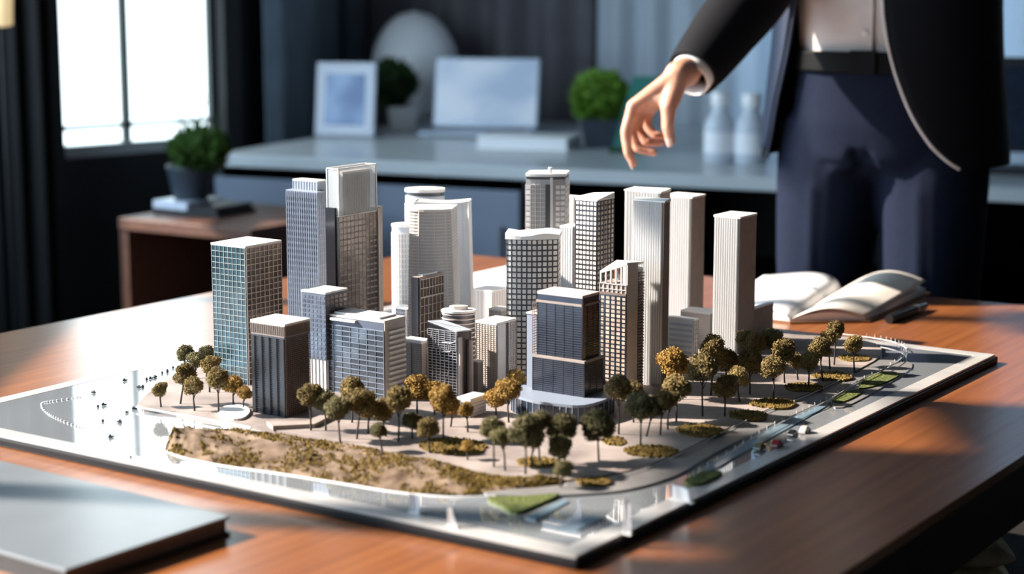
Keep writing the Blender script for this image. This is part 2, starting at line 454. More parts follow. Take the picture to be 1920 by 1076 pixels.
# back wall, parallel to the credenza, with an opening behind the sheer curtain
BW = CR0 + CRN * (CR_DEPTH + 0.22) - CRD * 0.05
BW.z = 0
def bw(s, t=0.0, z=0.0): return BW + CRD * s + CRN * t + Vector((0, 0, z))
wb = MB()
OS0, OS1 = 1.12, 3.4
wb.obox(bw(-0.5), CRD * (OS0 + 0.5), CRN * 0.12, Vector((0, 0, CEIL)))
wb.obox(bw(OS1), CRD * 2.2, CRN * 0.12, Vector((0, 0, CEIL)))
wb.obox(bw(OS0), CRD * (OS1 - OS0), CRN * 0.12, Vector((0, 0, 0.4)))
wb.obox(bw(OS0, 0, 2.7), CRD * (OS1 - OS0), CRN * 0.12, Vector((0, 0, CEIL - 2.7)))
struct('wall_back', wb, M['wall_grey'])
pc = bw((OS0 + OS1) / 2, 0.06, 1.55)
o = portal(pc, OS1 - OS0, 2.3, -CRN)
# short return wall between the window wall and the back wall
ra = W1 + WD * 0.06; ra.z = 0
rb = bw(-0.5)
rd = (rb - ra); rl = rd.length; rd.normalize(); rn = Vector((-rd.y, rd.x, 0))
struct('wall_return', MB().obox(ra, rd * rl, rn * 0.1, Vector((0, 0, CEIL))), M['wall_dark'])

def curtain(name, label, p, d, n, length, z0, z1, waves, amp, m, cat='curtain'):
    mb = MB()
    ph = random.random() * 6
    def fn(u, v):
        w = amp * (math.sin(u * waves * 2 * math.pi + ph) + 0.35 * math.sin(u * waves * 5.1 + 1.3 + v * 0.8)) * (0.75 + 0.25 * v)
        q = p + d * (u * length) + n * w
        return Vector((q.x, q.y, z0 + (z1 - z0) * v))
    mb.grid(int(waves * 14) + 2, 10, fn)
    base = Vector((p.x, p.y, z0))
    o = mb.build(name, m, None, base=base)
    solid(o, 0.004)
    return tag(o, label, cat)
curtain('curtain', 'slate blue curtain in the corner between the frosted window and the credenza', ra - rn * .09 + rd * .04, rd, rn, rl - .25, 0.03, 2.95, 6, 0.022, M['curtain_blue'])
def bwx(x):
    """distance along the back wall curtain line seen at photo column x"""
    d = Vector(((x - CX) / F_PX, 1, 0)); q = bw(0, -0.10)
    # intersect ray (from the camera, plan view) with line q + s*CRD
    det = d.x * (-CRD.y) - d.y * (-CRD.x)
    s = (d.x * q.y - d.y * q.x) / (-(d.x * CRD.y - d.y * CRD.x))
    return s
for nm, lb, xa, xb, wv, am, mm in (
    ('curtain', 'slate blue curtain hanging behind the tablet and laptop', 395, 690, 4, 0.028, 'curtain_blue'),
    ('curtain', 'charcoal curtain hanging behind the egg-shaped ornament and open laptop', 692, 1112, 5, 0.030, 'curtain_dark'),
    ('sheer_curtain', 'pale grey sheer curtain hanging behind the person and white bottles', 1116, 2250, 16, 0.022, 'sheer')):
    sa, sb = bwx(xa), bwx(xb)
    curtain(nm, lb, bw(sa, -0.10), CRD, CRN, sb - sa, 0.03, 2.95, wv, am, M[mm])
cA = at(-60, 300, 4.95); cB = at(104, 300, 5.05)
cA.z = cB.z = 0
curtain('drape', 'heavy black drape hanging at the left edge beside the window', cA, (cB - cA).normalized(), WN, (cB - cA).length, 0.02, 2.95, 4, 0.03, M['curtain_black'])

# ------------------------------------------------------------------ table
tb0 = un(885, 478); tb1 = un(1920, 572)
ed = (tb1 - tb0).normalized()                       # along the far edge
tl0 = un(0, 625); tl1 = un(395, 548)
ld = (tl1 - tl0).normalized(); 
def isect(p, d, q, e):
    det = d.x * e.y - d.y * e.x
    t = ((q.x - p.x) * e.y - (q.y - p.y) * e.x) / det
    return p + d * t
TBK = isect(tb0, ed, tl0, ld)                       # far-left corner
trp = un(1920, 853); trq = un(1577, 1076)
rd_ = (trp - trq).normalized()
TFR = isect(tb0, ed, trq, rd_)                      # far-right corner
TNL = TBK - ld * 2.2
TNR = TFR - rd_ * 2.35
tpoly = [(TNL.x, TNL.y), (TNR.x, TNR.y), (TFR.x, TFR.y), (TBK.x, TBK.y)]
tc_ = (TNL + TNR + TFR + TBK) / 4
TAX = math.atan2(rd_.y, rd_.x)
table = empty('wooden_table', (tc_.x, tc_.y, 0), 'large polished brown wooden table carrying the city model', 'table', rz=TAX)
Rz = Matrix.Rotation(-TAX, 4, 'Z')
def tloc(p, z): 
    v = Rz @ (Vector((p[0], p[1], 0)) - Vector((tc_.x, tc_.y, 0))); return Vector((v.x, v.y, z))
tp = [tloc(p, 0) for p in tpoly]
o = MB().prism([(p.x, p.y) for p in tp], TABLE - 0.012, TABLE).build('table_top', M['wood_table'], table, base=(0, 0, 0))
bevel(o, 0.003)
MB().prism([(p.x * 0.997, p.y * 0.997) for p in tp], TABLE - 0.085, TABLE - 0.012).build('apron', M['wood_shaded'], table, base=(0, 0, 0))
for p in tp:
    q = Vector((p.x * 0.90, p.y * 0.93, 0))
    MB().prism([(q.x - .035, q.y - .035), (q.x + .035, q.y - .035), (q.x + .035, q.y + .035), (q.x - .035, q.y + .035)], 0, TABLE - 0.085).build('leg', M['wood_shaded'], table, base=(0, 0, 0))

# ------------------------------------------------------------------ model board
BT = 0.013                                           # board thickness
ZB = TABLE + BT
bF = un(1082, 1046, ZB); bR = un(1872, 664, ZB); bL0 = un(-184, 787, ZB)
E1 = (bR - bF); LEN1 = E1.length; E1.normalize()
E2 = Vector((-E1.y, E1.x, 0))
LEN2 = (bL0 - bF).dot(E2)
bL = bF + E2 * LEN2; bB = bR + E2 * LEN2
def bpt(u, v, z=0.0): return bF + E1 * u + E2 * v + Vector((0, 0, z))
bc = bpt(LEN1 / 2, LEN2 / 2); bc.z = TABLE
board = empty('model_board', bc, 'glossy rectangular base board of the city model with white border and black edge', 'model base')
o = MB().obox(bF - Vector((0, 0, BT)), E1 * LEN1, E2 * LEN2, Vector((0, 0, BT - 0.003))).build('base_slab', M['board_black'], board)
bevel(o, 0.002)
BWD = 0.023
frm = MB()
zt = Vector((0, 0, 0.003)); zo = Vector((0, 0, -0.003))
i0 = 0.004
frm.obox(bpt(i0, i0) + zo, E1 * (LEN1 - 2 * i0), E2 * BWD, zt)
frm.obox(bpt(i0, LEN2 - i0 - BWD) + zo, E1 * (LEN1 - 2 * i0), E2 * BWD, zt)
frm.obox(bpt(i0, i0 + BWD) + zo, E1 * BWD, E2 * (LEN2 - 2 * i0 - 2 * BWD), zt)
frm.obox(bpt(LEN1 - i0 - BWD, i0 + BWD) + zo, E1 * BWD, E2 * (LEN2 - 2 * i0 - 2 * BWD), zt)
frm.build('white_border', M['board_white'], board)
MB().obox(bpt(i0 + BWD, i0 + BWD) + zo, E1 * (LEN1 - 2 * i0 - 2 * BWD), E2 * (LEN2 - 2 * i0 - 2 * BWD), Vector((0, 0, 0.0026))).build('water_plate', M['water'], board)

def smooth_poly(pts, n=4, closed=True):
    out = []
    L = len(pts)
    for i in range(L if closed else L - 1):
        p0, p1, p2, p3 = (Vector(pts[(i - 1) % L] if closed or i > 0 else pts[i]), Vector(pts[i]),
                          Vector(pts[(i + 1) % L]), Vector(pts[(i + 2) % L] if closed or i + 2 < L else pts[(i + 1) % L]))
        for k in range(n):
            t = k / n
            out.append(0.5 * ((2 * p1) + (p2 - p0) * t + (2 * p0 - 5 * p1 + 4 * p2 - p3) * t * t + (3 * p1 - p0 - 3 * p2 + p3) * t ** 3))
    if not closed: out.append(Vector(pts[-1]))
    return out

def patch(name, pix, h, m, z=None, n=4, kind=None):
    z = ZB if z is None else z
    pts = smooth_poly([tuple(un(x, y, z)) for x, y in pix], n)
    area = sum(pts[i].x * pts[(i + 1) % len(pts)].y - pts[(i + 1) % len(pts)].x * pts[i].y for i in range(len(pts)))
    if area < 0: pts.reverse()
    return MB().prism([(p.x, p.y) for p in pts], z - 0.001, z + h).build(name, m, board, kind=kind)

ISL = 0.004                                          # height of the island above the board
ZI = ZB + ISL
patch('plaza', [(258, 763), (330, 777), (420, 793), (470, 803), (560, 820), (700, 846), (830, 876), (950, 904), (1060, 906), (1170, 890),
                (1270, 855), (1410, 785), (1521, 740), (1600, 702), (1650, 672), (1640, 648), (1560, 636), (1470, 630), (1340, 615), (1180, 598), (1000, 580),
                (880, 575), (760, 598), (600, 630), (470, 655), (400, 672), (340, 700)], ISL, M['plaza'], n=3)
patch('road', [(905, 926), (980, 919), (1060, 909), (1170, 893), (1270, 858), (1410, 787), (1521, 742), (1600, 705), (1655, 674), (1690, 664), (1672, 686), (1620, 711), (1549, 752),
               (1438, 803), (1340, 852), (1270, 893), (1180, 920), (1080, 930), (980, 933)], 0.0022, M['road'], n=4)
patch('canal_strip', [(1322, 876), (1440, 806), (1545, 757), (1550, 762), (1470, 808), (1390, 852), (1335, 882)], 0.0010, M['pool'], n=3)
patch('slip_road', [(1562, 752), (1625, 712), (1690, 680), (1710, 690), (1650, 730), (1580, 765)], 0.0012, M['road'], n=3)
def kerb(name, pix, r, m, z):
    pts = smooth_poly([tuple(un(x, y, z)) for x, y in pix], 6, closed=False)
    return MB().tube(pts, r, 6).build(name, m, board)
kerb('road_kerb', [(1060, 907), (1170, 889), (1270, 853), (1410, 783), (1521, 738), (1600, 700)], 0.0008, M['kerb'], ZI + 0.0004)
rail_pix = [(1300, 892), (1370, 848), (1438, 806), (1500, 775), (1549, 752), (1600, 722), (1660, 692), (1692, 670), (1700, 655), (1682, 643), (1640, 634), (1570, 625)]
kerb('railing', rail_pix, 0.0007, M['kerb'], ZB + 0.0055)
rp_ = smooth_poly([tuple(un(x, y, ZB)) for x, y in rail_pix], 9, closed=False)
mb = MB()
for p in rp_[::2]: mb.tube([p, p + Vector((0, 0, 0.0055))], 0.0005, 5)
mb.build('railing_posts', M['kerb'], board, kind='stuff')
kerb('quay_edge', [(256, 763), (330, 776), (420, 792), (470, 802)], 0.0014, M['kerb'], ZI)
kerb('shore_line', [(312, 846), (345, 858), (420, 873), (520, 887), (640, 906), (740, 922), (850, 932), (930, 930)], 0.0009, M['kerb'], ZB)
# plaza pieces by the left towers
patch('round_basin', [(408, 776), (420, 766), (440, 762), (462, 766), (468, 777), (452, 788), (424, 787)], 0.003, M['white'], z=ZI, n=4)
patch('plinth', [(500, 797), (575, 796), (618, 778), (630, 782), (590, 802), (512, 806)], 0.005, M['taupe'], z=ZI, n=1)
patch('lawn', [(915, 936), (985, 934), (1048, 930), (1010, 948), (968, 964), (940, 950)], 0.003, M['grass'], n=3)
patch('lawn', [(1284, 906), (1308, 891), (1346, 887), (1352, 892), (1312, 911)], 0.003, M['grass'], n=3)
patch('lawn', [(1610, 728), (1632, 706), (1668, 700), (1686, 706), (1655, 722), (1622, 731)], 0.003, M['grass'], n=3)
patch('lawn', [(1560, 753), (1590, 738), (1616, 734), (1612, 742), (1580, 757)], 0.003, M['grass'], n=3)
patch('pool', [(985, 972), (1058, 936), (1066, 942), (1004, 976)], 0.001, M['pool'], n=1)
patch('pool', [(1042, 990), (1105, 968), (1130, 972), (1082, 996)], 0.001, M['pool'], n=1)
for (x, y, rx, ry) in ((1220, 847, 50, 11), (1313, 808, 42, 12), (1402, 779, 36, 9), (1448, 757, 42, 9), (1507, 727, 36, 8), (1112, 903, 32, 7),
                       (1152, 828, 22, 8), (1560, 706, 36, 8), (1604, 672, 30, 6), (850, 838, 62, 16), (1010, 868, 40, 9)):
    pts = []
    for k in range(14):
        a = k / 14 * 2 * math.pi; w = 1 + random.uniform(-0.12, 0.12)
        pts.append((x + rx * w * math.cos(a) + 0.5 * ry * math.sin(a), y + ry * w * math.sin(a)))
    bd = patch('planting_bed', pts, 0.0014, M['scrub'], z=ZI, n=2)
    tf = MB()
    for k in range(int(rx * ry * 0.75)):
        a = random.random() * 6.283; q = math.sqrt(random.random()) * 1.02
        p = un(x + rx * q * math.cos(a) + 0.5 * ry * q * math.sin(a), y + ry * q * math.sin(a), ZI) + Vector((0, 0, .001))
        s_ = random.uniform(.0010, .0024); a = random.random() * 6.28
        tf.add([p + Vector((math.cos(a + t), math.sin(a + t), -.3)) * s_ for t in (0, 2.1, 4.2)] + [p + Vector((random.uniform(-.5, .5), random.uniform(-.5, .5), 1.2)) * s_], [(0, 1, 3), (1, 2, 3), (2, 0, 3)])
    tf.build('scrub_tufts', M['scrub'], bd, base=board.location, kind='stuff')

# sandy headland in front, real relief
def terrain():
    up = [(312, 842), (335, 820), (380, 808), (450, 806), (540, 815), (640, 830), (740, 850), (830, 873), (920, 893), (1000, 903), (1062, 907)]
    lo = [(312, 846), (345, 857), (410, 871), (480, 880), (570, 893), (650, 905), (730, 918), (810, 926), (890, 927), (970, 921), (1062, 911)]
    U = smooth_poly([tuple(un(x, y, ZB)) for x, y in up], 8, closed=False)
    Lw = smooth_poly([tuple(un(x, y, ZB)) for x, y in lo], 8, closed=False)
    n = len(U); mb = MB(); nv = 26
    rnd = random.Random(3)
    bumps = [(rnd.random(), rnd.uniform(.2, .8), rnd.uniform(.03, .10), rnd.uniform(.15, .35), rnd.uniform(.001, .0040)) for _ in range(26)]
    bumps += [(0.12, 0.6, 0.09, 0.4, 0.006), (0.33, 0.5, 0.06, 0.3, 0.004), (0.05, 0.6, 0.05, 0.4, 0.004)]
    def fn(u, v):
        i = u * (n - 1); k = min(int(i), n - 2); t = i - k
        a = U[k].lerp(U[k + 1], t); b = Lw[k].lerp(Lw[k + 1], t)
        p = b.lerp(a, v)
        e = min(1, 5 * v, 5 * (1 - v), 14 * u, 14 * (1 - u) + 0.001)
        h = 0.0035 + sum(am * math.exp(-((u - bu) / su) ** 2 - ((v - bv) / sv) ** 2) for bu, bv, su, sv, am in bumps)
        h += 0.0022 * noise.noise(Vector((u * 30, v * 6, 0))) + 0.0014 * noise.noise(Vector((u * 90, v * 18, 2)))
        return p + Vector((0, 0, max(0.0002, e ** 0.5 * h)))
    mb.grid(150, nv, fn)
    o = mb.build('sandy_headland', M['terrain'], board)
    # tufts of golden scrub, uncountable
    tf = MB()
    for _ in range(15000):
        u = rnd.random(); v = rnd.random()
        k = noise.noise(Vector((u * 16, v * 4.2, 1.7))) + 0.6 * noise.noise(Vector((u * 50, v * 13, 4.1)))
        want = k > rnd.uniform(-.25, .15) if u > 0.28 else k > rnd.uniform(0.0, .4)
        if not want: continue
        p = fn(u, v); s = rnd.uniform(.0010, .0024); a = rnd.random() * 6.28
        tf.add([p + Vector((math.cos(a), math.sin(a), -.3)) * s, p + Vector((math.cos(a + 2.1), math.sin(a + 2.1), -.3)) * s, p + Vector((math.cos(a + 4.2), math.sin(a + 4.2), -.3)) * s,
                p + Vector((rnd.uniform(-.4, .4), rnd.uniform(-.4, .4), 1.1)) * s], [(0, 1, 3), (1, 2, 3), (2, 0, 3)])
    tf.build('scrub_tufts', M['scrub'], board, kind='stuff')
terrain()

# ------------------------------------------------------------------ model buildings
def box_poly(xl, xf, xr, yb, yt, ang=0.0, z0=None):
    """footprint F,R,B,L and height from the photo's vertical edges"""
    z0 = ZI if z0 is None else z0
    Fp = un(xf, yb, z0)
    r = Matrix.Rotation(math.radians(ang), 3, 'Z')
    e1, e2 = r @ E1, r @ E2
    lo, hi = 0.0, 0.6
    for _ in range(50):
        m_ = (lo + hi) / 2
        if px(Fp + Vector((0, 0, m_)))[1] > yt: lo = m_
        else: hi = m_
    h = lo
    def solve(e, xt):
        lo, hi = 0.0, 0.5
        for _ in range(50):
            m_ = (lo + hi) / 2
            X = px(Fp + e * m_ + Vector((0, 0, h)))[0]
            if abs(X - xf) < abs(xt - xf): lo = m_
            else: hi = m_
        return lo
    a, b = solve(e1, xr), solve(e2, xl)
    return [Fp, Fp + e1 * a, Fp + e1 * a + e2 * b, Fp + e2 * b], h

def ztop(p, y):
    """height above the island at which the vertical line over p meets photo row y"""
    lo, hi = 0.0, 0.6
    for _ in range(50):
        m_ = (lo + hi) / 2
        if px(Vector((p.x, p.y, ZI + m_)))[1] > y: lo = m_
        else: hi = m_
    return lo

class Bld:
    def __init__(s, name, label, poly, h, z0=None, cat='model building'):
        s.poly = [Vector((p[0], p[1], 0)) for p in poly]; s.h = h; s.z0 = ZI if z0 is None else z0
        c = sum(s.poly, Vector()) / len(s.poly)
        s.c = c
        s.root = empty(name, (c.x, c.y, s.z0), label, cat)
        s.nbox = {}
        s.panes_made = 0
    def inset(s, k, poly=None):
        """shrink (k>0, metres) or grow the footprint about its centre"""
        P = poly or s.poly
        out = []
        for p in P:
            d = p - s.c; l = d.length
            out.append(s.c + d * max(0.05, (l - k) / l))
        return out
    def body(s, m, z0=0.0, z1=None, poly=None, top=None, tops=None, name='body', smooth=False):
        z1 = s.h if z1 is None else z1
        P = poly or s.poly
        return MB().prism([(p.x, p.y) for p in P], s.z0 + z0, s.z0 + z1, [(p.x, p.y) for p in top] if top else None,
                          [s.z0 + t for t in tops] if tops else None, smooth).build(name, m, s.root)
    def edge(s, i, poly=None, flip=False):
        P = poly or s.poly
        A, B = P[i % len(P)], P[(i + 1) % len(P)]
        d = (B - A); w = d.length; d.normalize()
        return A, d, w, Vector((d.y, -d.x, 0))
    def bars(s, edges, cols, rows, vt, ht, dep, m, z0=0.0, z1=None, name='facade_grid', poly=None, ends=True):
        """projecting mullions (cols) and floor lines (rows), one part"""
        z1 = s.h if z1 is None else z1
        mb = MB()
        for i in edges:
            A, d, w, n = s.edge(i, poly)
            o = A + Vector((0, 0, s.z0))
            if vt:
                for k in range(cols + 1):
                    x = w * k / cols
                    if not ends and k in (0, cols): continue
                    x0 = min(max(x - vt / 2, 0), w - vt)
                    mb.obox(o + d * x0 + Vector((0, 0, z0)), d * vt, n * dep, Vector((0, 0, z1 - z0)))
            if ht:
                for k in range(rows + 1):
                    z = z0 + (z1 - z0) * k / rows
                    zz = min(max(z - ht / 2, z0), z1 - ht)
                    mb.obox(o + Vector((0, 0, zz)) - d * dep * 0.0, d * w, n * dep * 0.9, Vector((0, 0, ht)))
        return mb.build(name, m, s.root, kind='stuff')
    def panes(s, edges, cols, rows, mx, my, dep, m, z0=0.0, z1=None, name='window_pane', limit=300, poly=None, skip=None):
        z1 = s.h if z1 is None else z1
        rest = MB()
        key = m.name
        for i in edges:
            A, d, w, n = s.edge(i, poly)
            cw, rh = w / cols, (z1 - z0) / rows
            pw, ph = cw * (1 - mx), rh * (1 - my)
            for r in range(rows - 1, -1, -1):
                for c in range(cols):
                    if skip and skip(c, r): continue
                    o = A + d * (cw * c + cw * mx / 2) + n * -0.0002 + Vector((0, 0, s.z0 + z0 + rh * r + rh * my / 2))
                    if s.panes_made < limit:
                        s.panes_made += 1
                        if key not in s.nbox:
                            s.nbox[key] = MB().obox((0, 0, 0), (1, 0, 0), (0, 1, 0), (0, 0, 1)).build(name, m, s.root, base=(0, 0, 0))
                            ob = s.nbox[key]
                        else:
                            ob = s.nbox[key].copy(); col.objects.link(ob); ob.parent = s.root
                        ang = math.atan2(d.y, d.x)
                        # unit box: x along the face, y outwards (mirrored to the left normal), z up
                        oo = o + n * dep
                        ob.location = oo - Vector(s.root.location)
                        ob.rotation_euler = (0, 0, ang)
                        ob.scale = (pw, dep, ph)
                    else:
                        rest.obox(o, d * pw, n * dep, Vector((0, 0, ph)))
        if rest.v: rest.build(name + 's_rest', m, s.root, kind='stuff')
    def roof(s, m, th=0.003, grow=0.001, z=None, poly=None, name='roof'):
        z = s.h if z is None else z
        P = s.inset(-grow, poly)
        return MB().prism([(p.x, p.y) for p in P], s.z0 + z, s.z0 + z + th).build(name, m, s.root)

RIGHT, LEFT, BACKR, BACKL = 0, 3, 1, 2
ALL4 = (0, 1, 2, 3)

def fcam_poly(xl, xr, yb, yt, depth, bulge=0.0, ang=0.0, nseg=8, sidebulge=0.0):
    """footprint turned to the viewer, front face bulging; returns poly (CCW from front-left), height, number of front edges"""
    A = un(xl, yb, ZI); B = un(xr, yb, ZI)
    h = ztop((A + B) / 2, yt)
    A2 = at(xl, yt, A.y); B2 = at(xr, yt, B.y)
    A.x = A2.x; B.x = B2.x
    d = (B - A); w = d.length; d.normalize()
    r = Matrix.Rotation(math.radians(ang), 3, 'Z')
    n = r @ Vector((-d.y, d.x, 0))
    poly = []
    for k in range(nseg + 1):
        t = k / nseg
        off = -bulge * (1 - (2 * t - 1) ** 2)
        q = A + d * (w * t) + n * off
        poly.append(Vector((q.x, q.y, 0)))
    back = []
    for k in range(nseg + 1):
        t = 1 - k / nseg
        off = depth + bulge * 0.5 * (1 - (2 * t - 1) ** 2)
        q = A + d * (w * t) + n * off
        back.append(Vector((q.x, q.y, 0)))
    return poly + back, h, nseg

def cyl_poly(xl, xr, yb, yt, squash=0.8, n=28):
    A = un(xl, yb, ZI); B = un(xr, yb, ZI)
    c = (A + B) / 2
    h = ztop(c, yt)
    r = (at(xr, yt, c.y).x - at(xl, yt, c.y).x) / 2
    return [Vector((c.x + r * math.cos(2 * math.pi * k / n), c.y + r * squash * math.sin(2 * math.pi * k / n), 0)) for k in range(n)], h

# 1 blue-green gridded tower, far left
P, h = box_poly(397, 466, 526, 722, 465)
b = Bld('model_tower', 'blue-green glass model tower with beige window grid, leftmost of the high-rises', P, h)
b.body(M['navy_glass'])
b.panes((LEFT,), 8, 24, 0.16, 0.14, 0.0010, M['teal_glass'])
b.panes((RIGHT,), 8, 24, 0.18, 0.14, 0.0010, M['bronze_glass'])  # bronze panes put warm light into the right face's colour
b.bars((LEFT, BACKL), 8, 24, 0.0007, 0.0008, 0.0014, M['teal_line'])  # left grid darkened to carry that face's shade
b.bars((RIGHT, BACKR), 8, 24, 0.0009, 0.0010, 0.0018, M['lit_beige_line'])
b.roof(M['white_bright'], 0.0025, 0.0015)

# 2 slim grey tower behind it
P, h = box_poly(537, 600, 613, 655, 362)
b = Bld('model_tower', 'slim slate grey model tower with small rooftop box, behind the blue-green tower', P, h)
b.body(M['grey_blue'])
b.panes((LEFT,), 14, 26, 0.45, 0.42, 0.0006, M['win_blue'], limit=0, z1=h * 0.97, name='window_slit')
b.bars((LEFT,), 14, 26, 0.0007, 0, 0.0013, M['slate_line'])
b.bars((RIGHT, BACKR, BACKL), 5, 26, 0.0006, 0.0008, 0.001, M['slate_line'], name='side_grid')
b.roof(M['slate_line'], 0.0015, 0.0008)
P2, h2 = box_poly(549, 600, 611, 652, 341)
b.body(M['grey_blue'], h, h2, P2, name='rooftop_box')
b.bars((LEFT, RIGHT), 9, 1, 0.0006, 0.0006, 0.0008, M['pale_line'], z0=h + .001, z1=h2, poly=[Vector((p.x, p.y, 0)) for p in P2], name='rooftop_fins')
b.roof(M['white'], 0.0015, 0.0006, z=h2, poly=[Vector((p.x, p.y, 0)) for p in P2], name='rooftop_cap')

# 3 the tallest tower with a clear crown
P, h = box_poly(614, 640, 706, 692, 407)
b = Bld('model_tower', 'tallest bronze glass model tower with a clear acrylic crown', P, h)
b.body(M['taupe_light'])  # body lightened, warm light put into its colour
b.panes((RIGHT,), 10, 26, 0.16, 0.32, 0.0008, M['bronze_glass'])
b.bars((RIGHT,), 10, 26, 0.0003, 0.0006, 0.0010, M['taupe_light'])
b.bars((LEFT,), 3, 24, 0.0008, 0.0007, 0.0013, M['slate_line'])
b.bars((BACKR, BACKL), 5, 24, 0.0006, 0.0008, 0.001, M['taupe'], name='rear_grid')
h2 = ztop(P[0], 318)
core = b.inset(0.012)
b.body(M['taupe_light'], h, h2 * 0.985, core, name='crown_core')
b.bars((RIGHT, LEFT), 16, 1, 0.0004, 0, 0.0006, M['white'], z0=h, z1=h2 * 0.97, poly=core, name='crown_core_ribs')
for i in ALL4:
    A, d, w, n = b.edge(i)
    q = MB().obox(A + Vector((0, 0, b.z0 + h)) - n * 0.0012, d * w, n * 0.0012, Vector((0, 0, h2 - h))).build('crown_panel', M['acrylic'], b.root)
mb = MB()
for i in ALL4:
    A, d, w, n = b.edge(i)
    mb.obox(A + Vector((0, 0, b.z0 + h)) - n * .0008 - d * .0008, d * 0.0016, n * 0.0016, Vector((0, 0, h2 - h)))
    mb.obox(A + Vector((0, 0, b.z0 + h2)) - n * .0008, d * w, n * 0.0016, Vector((0, 0, 0.0015)))
    mb.obox(A + Vector((0, 0, b.z0 + h)) - n * .0004, d * w, n * 0.0012, Vector((0, 0, 0.0012)))
mb.build('crown_frame', M['white_bright'], b.root)
A, d, w, n = b.edge(RIGHT)
fin_h = ztop(P[1], 388)
MB().obox(A + d * (w + 0.001) + Vector((0, 0, b.z0)), d * 0.012, -n * 0.03, Vector((0, 0, fin_h))).build('side_fin', M['taupe'], b.root)
MB().obox(A + d * (w + 0.0005) + n * 0.0025 + Vector((0, 0, b.z0)), d * 0.003, -n * 0.004, Vector((0, 0, fin_h * 0.99))).build('corner_mullion', M['taupe_light'], b.root)
A, d, w, n = b.edge(LEFT)
MB().obox(A + n * 0.0002 + Vector((0, 0, b.z0)), d * w * 0.8, n * 0.004, Vector((0, 0, ztop(P[3], 388)))).build('shoulder', M['dark_glass'], b.root)

# 4 dark tower with black fins, front left
P, h = box_poly(471, 537, 580, 783, 612)
b = Bld('model_tower', 'dark brown model tower with black vertical fins and pale flat roof, front left', P, h)
zc = h * 0.86
b.body(M['dark_glass'], 0, zc, b.inset(0.001))
b.body(M['smoke'], zc, h, name='crown_band')
A, d, w, n = b.edge(LEFT)
for k in range(9):
    if k % 2 == 0:
        MB().obox(A + d * (w * (k + 0.05) / 9) + Vector((0, 0, b.z0)), d * (w * 0.85 / 9), n * 0.0016, Vector((0, 0, zc))).build('fin', M['black_fin'], b.root)
b.bars((LEFT,), 9, 44, 0.0004, 0.0004, 0.0010, M['shade_line'], z1=zc)
b.bars((RIGHT,), 13, 40, 0.0005, 0.0005, 0.0011, M['bronze'], z1=zc, name='side_grid')
b.bars((BACKR, BACKL), 8, 30, 0.0005, 0.0005, 0.001, M['bronze'], z1=zc, name='rear_grid')
b.bars((RIGHT, LEFT), 18, 1, 0.0006, 0.001, 0.0012, M['taupe'], z0=zc + .002, z1=h, name='crown_ribs')
b.roof(M['white'], 0.003, 0.001)

# 5 small blue block with white foot
P, h = box_poly(566, 613, 650, 735, 552)
b = Bld('model_block', 'small navy blue model block with dotted windows on a white foot, behind the slab', P, h)
zf = ztop(P[0], 676)
b.body(M['white'], 0, zf, b.inset(0.002), name='foot')
b.bars((LEFT,), 6, 1, 0.0006, 0, 0.001, M['grey_line'], z1=zf, poly=b.inset(0.002), name='foot_ribs')
b.body(M['block_navy'], zf, h)
b.panes((LEFT,), 6, 14, 0.35, 0.35, 0.0006, M['win_blue'], z0=zf, z1=h * .98)
b.panes((RIGHT,), 5, 14, 0.30, 0.35, 0.0006, M['bronze_glass'], z0=zf, z1=h * .98)
b.bars((BACKR, BACKL), 5, 14, 0.0006, 0.0008, 0.001, M['slate_line'], z0=zf, name='rear_grid')
b.roof(M['white'], 0.0025, 0.0012)

# 7 wide slab with blue windows and striped end
P, h = box_poly(610, 722, 759, 750, 606)
b = Bld('model_slab_block', 'wide blue-windowed model slab with striped end wall, front centre left', P, h)
b.body(M['block_navy'])
zc = h * 0.90
b.panes((LEFT,), 7, 13, 0.12, 0.34, 0.0011, M['win_blue'], z1=zc)
b.bars((LEFT,), 7, 13, 0.0007, 0.0014, 0.0016, M['shaded_steel_line'], z1=zc)
A, d, w, n = b.edge(LEFT)
MB().obox(A + d * (w * 0.12) + n * 0.0008 + Vector((0, 0, b.z0 + zc + .006)), d * (w * 0.42), n * 0.004, Vector((0, 0, 0.003))).build('canopy', M['white_bright'], b.root)
A, d, w, n = b.edge(RIGHT)
MB().obox(A + Vector((0, 0, b.z0)), d * w, n * 0.001, Vector((0, 0, h))).build('end_wall', M['taupe_light'], b.root)  # end wall lightened to stand in for warm light
for k in range(12):
    z = 0.012 + (h * 0.86 - 0.012) * k / 11
    MB().obox(A + d * (w * 0.14) + n * 0.001 + Vector((0, 0, b.z0 + z)), d * (w * 0.78), n * 0.0035, Vector((0, 0, 0.0030))).build('floor_slab', M['white_bright'], b.root)  # slabs brightened as if warmly lit
b.bars((BACKR, BACKL), 7, 13, 0.0007, 0.0014, 0.0012, M['slate_line'], z1=zc, name='rear_grid')
b.roof(M['taupe_light'], 0.003, 0.001)
q = b.inset(0.012)
b.body(M['white'], h + .003, h + .0055, q, name='roof_deck')

# 8 low buildings between slab and glass wedge
P, h = box_poly(752, 790, 808, 712, 645)
b = Bld('model_low_block', 'low pale model block with fine brick lines, right of the striped slab', P, h)
b.body(M['taupe_light'])
b.bars((LEFT, RIGHT), 2, 16, 0.0006, 0.0004, 0.0007, M['taupe'])
b.roof(M['white_bright'], 0.0035, 0.0008)
P, h = box_poly(742, 762, 776, 660, 580)
b = Bld('model_low_block', 'small silver-gridded model block behind the striped slab', P, h)
b.body(M['smoke'])
b.bars((LEFT, RIGHT), 6, 12, 0.0005, 0.0006, 0.0008, M['silver'])
b.roof(M['white_bright'], 0.0025, 0.0008)

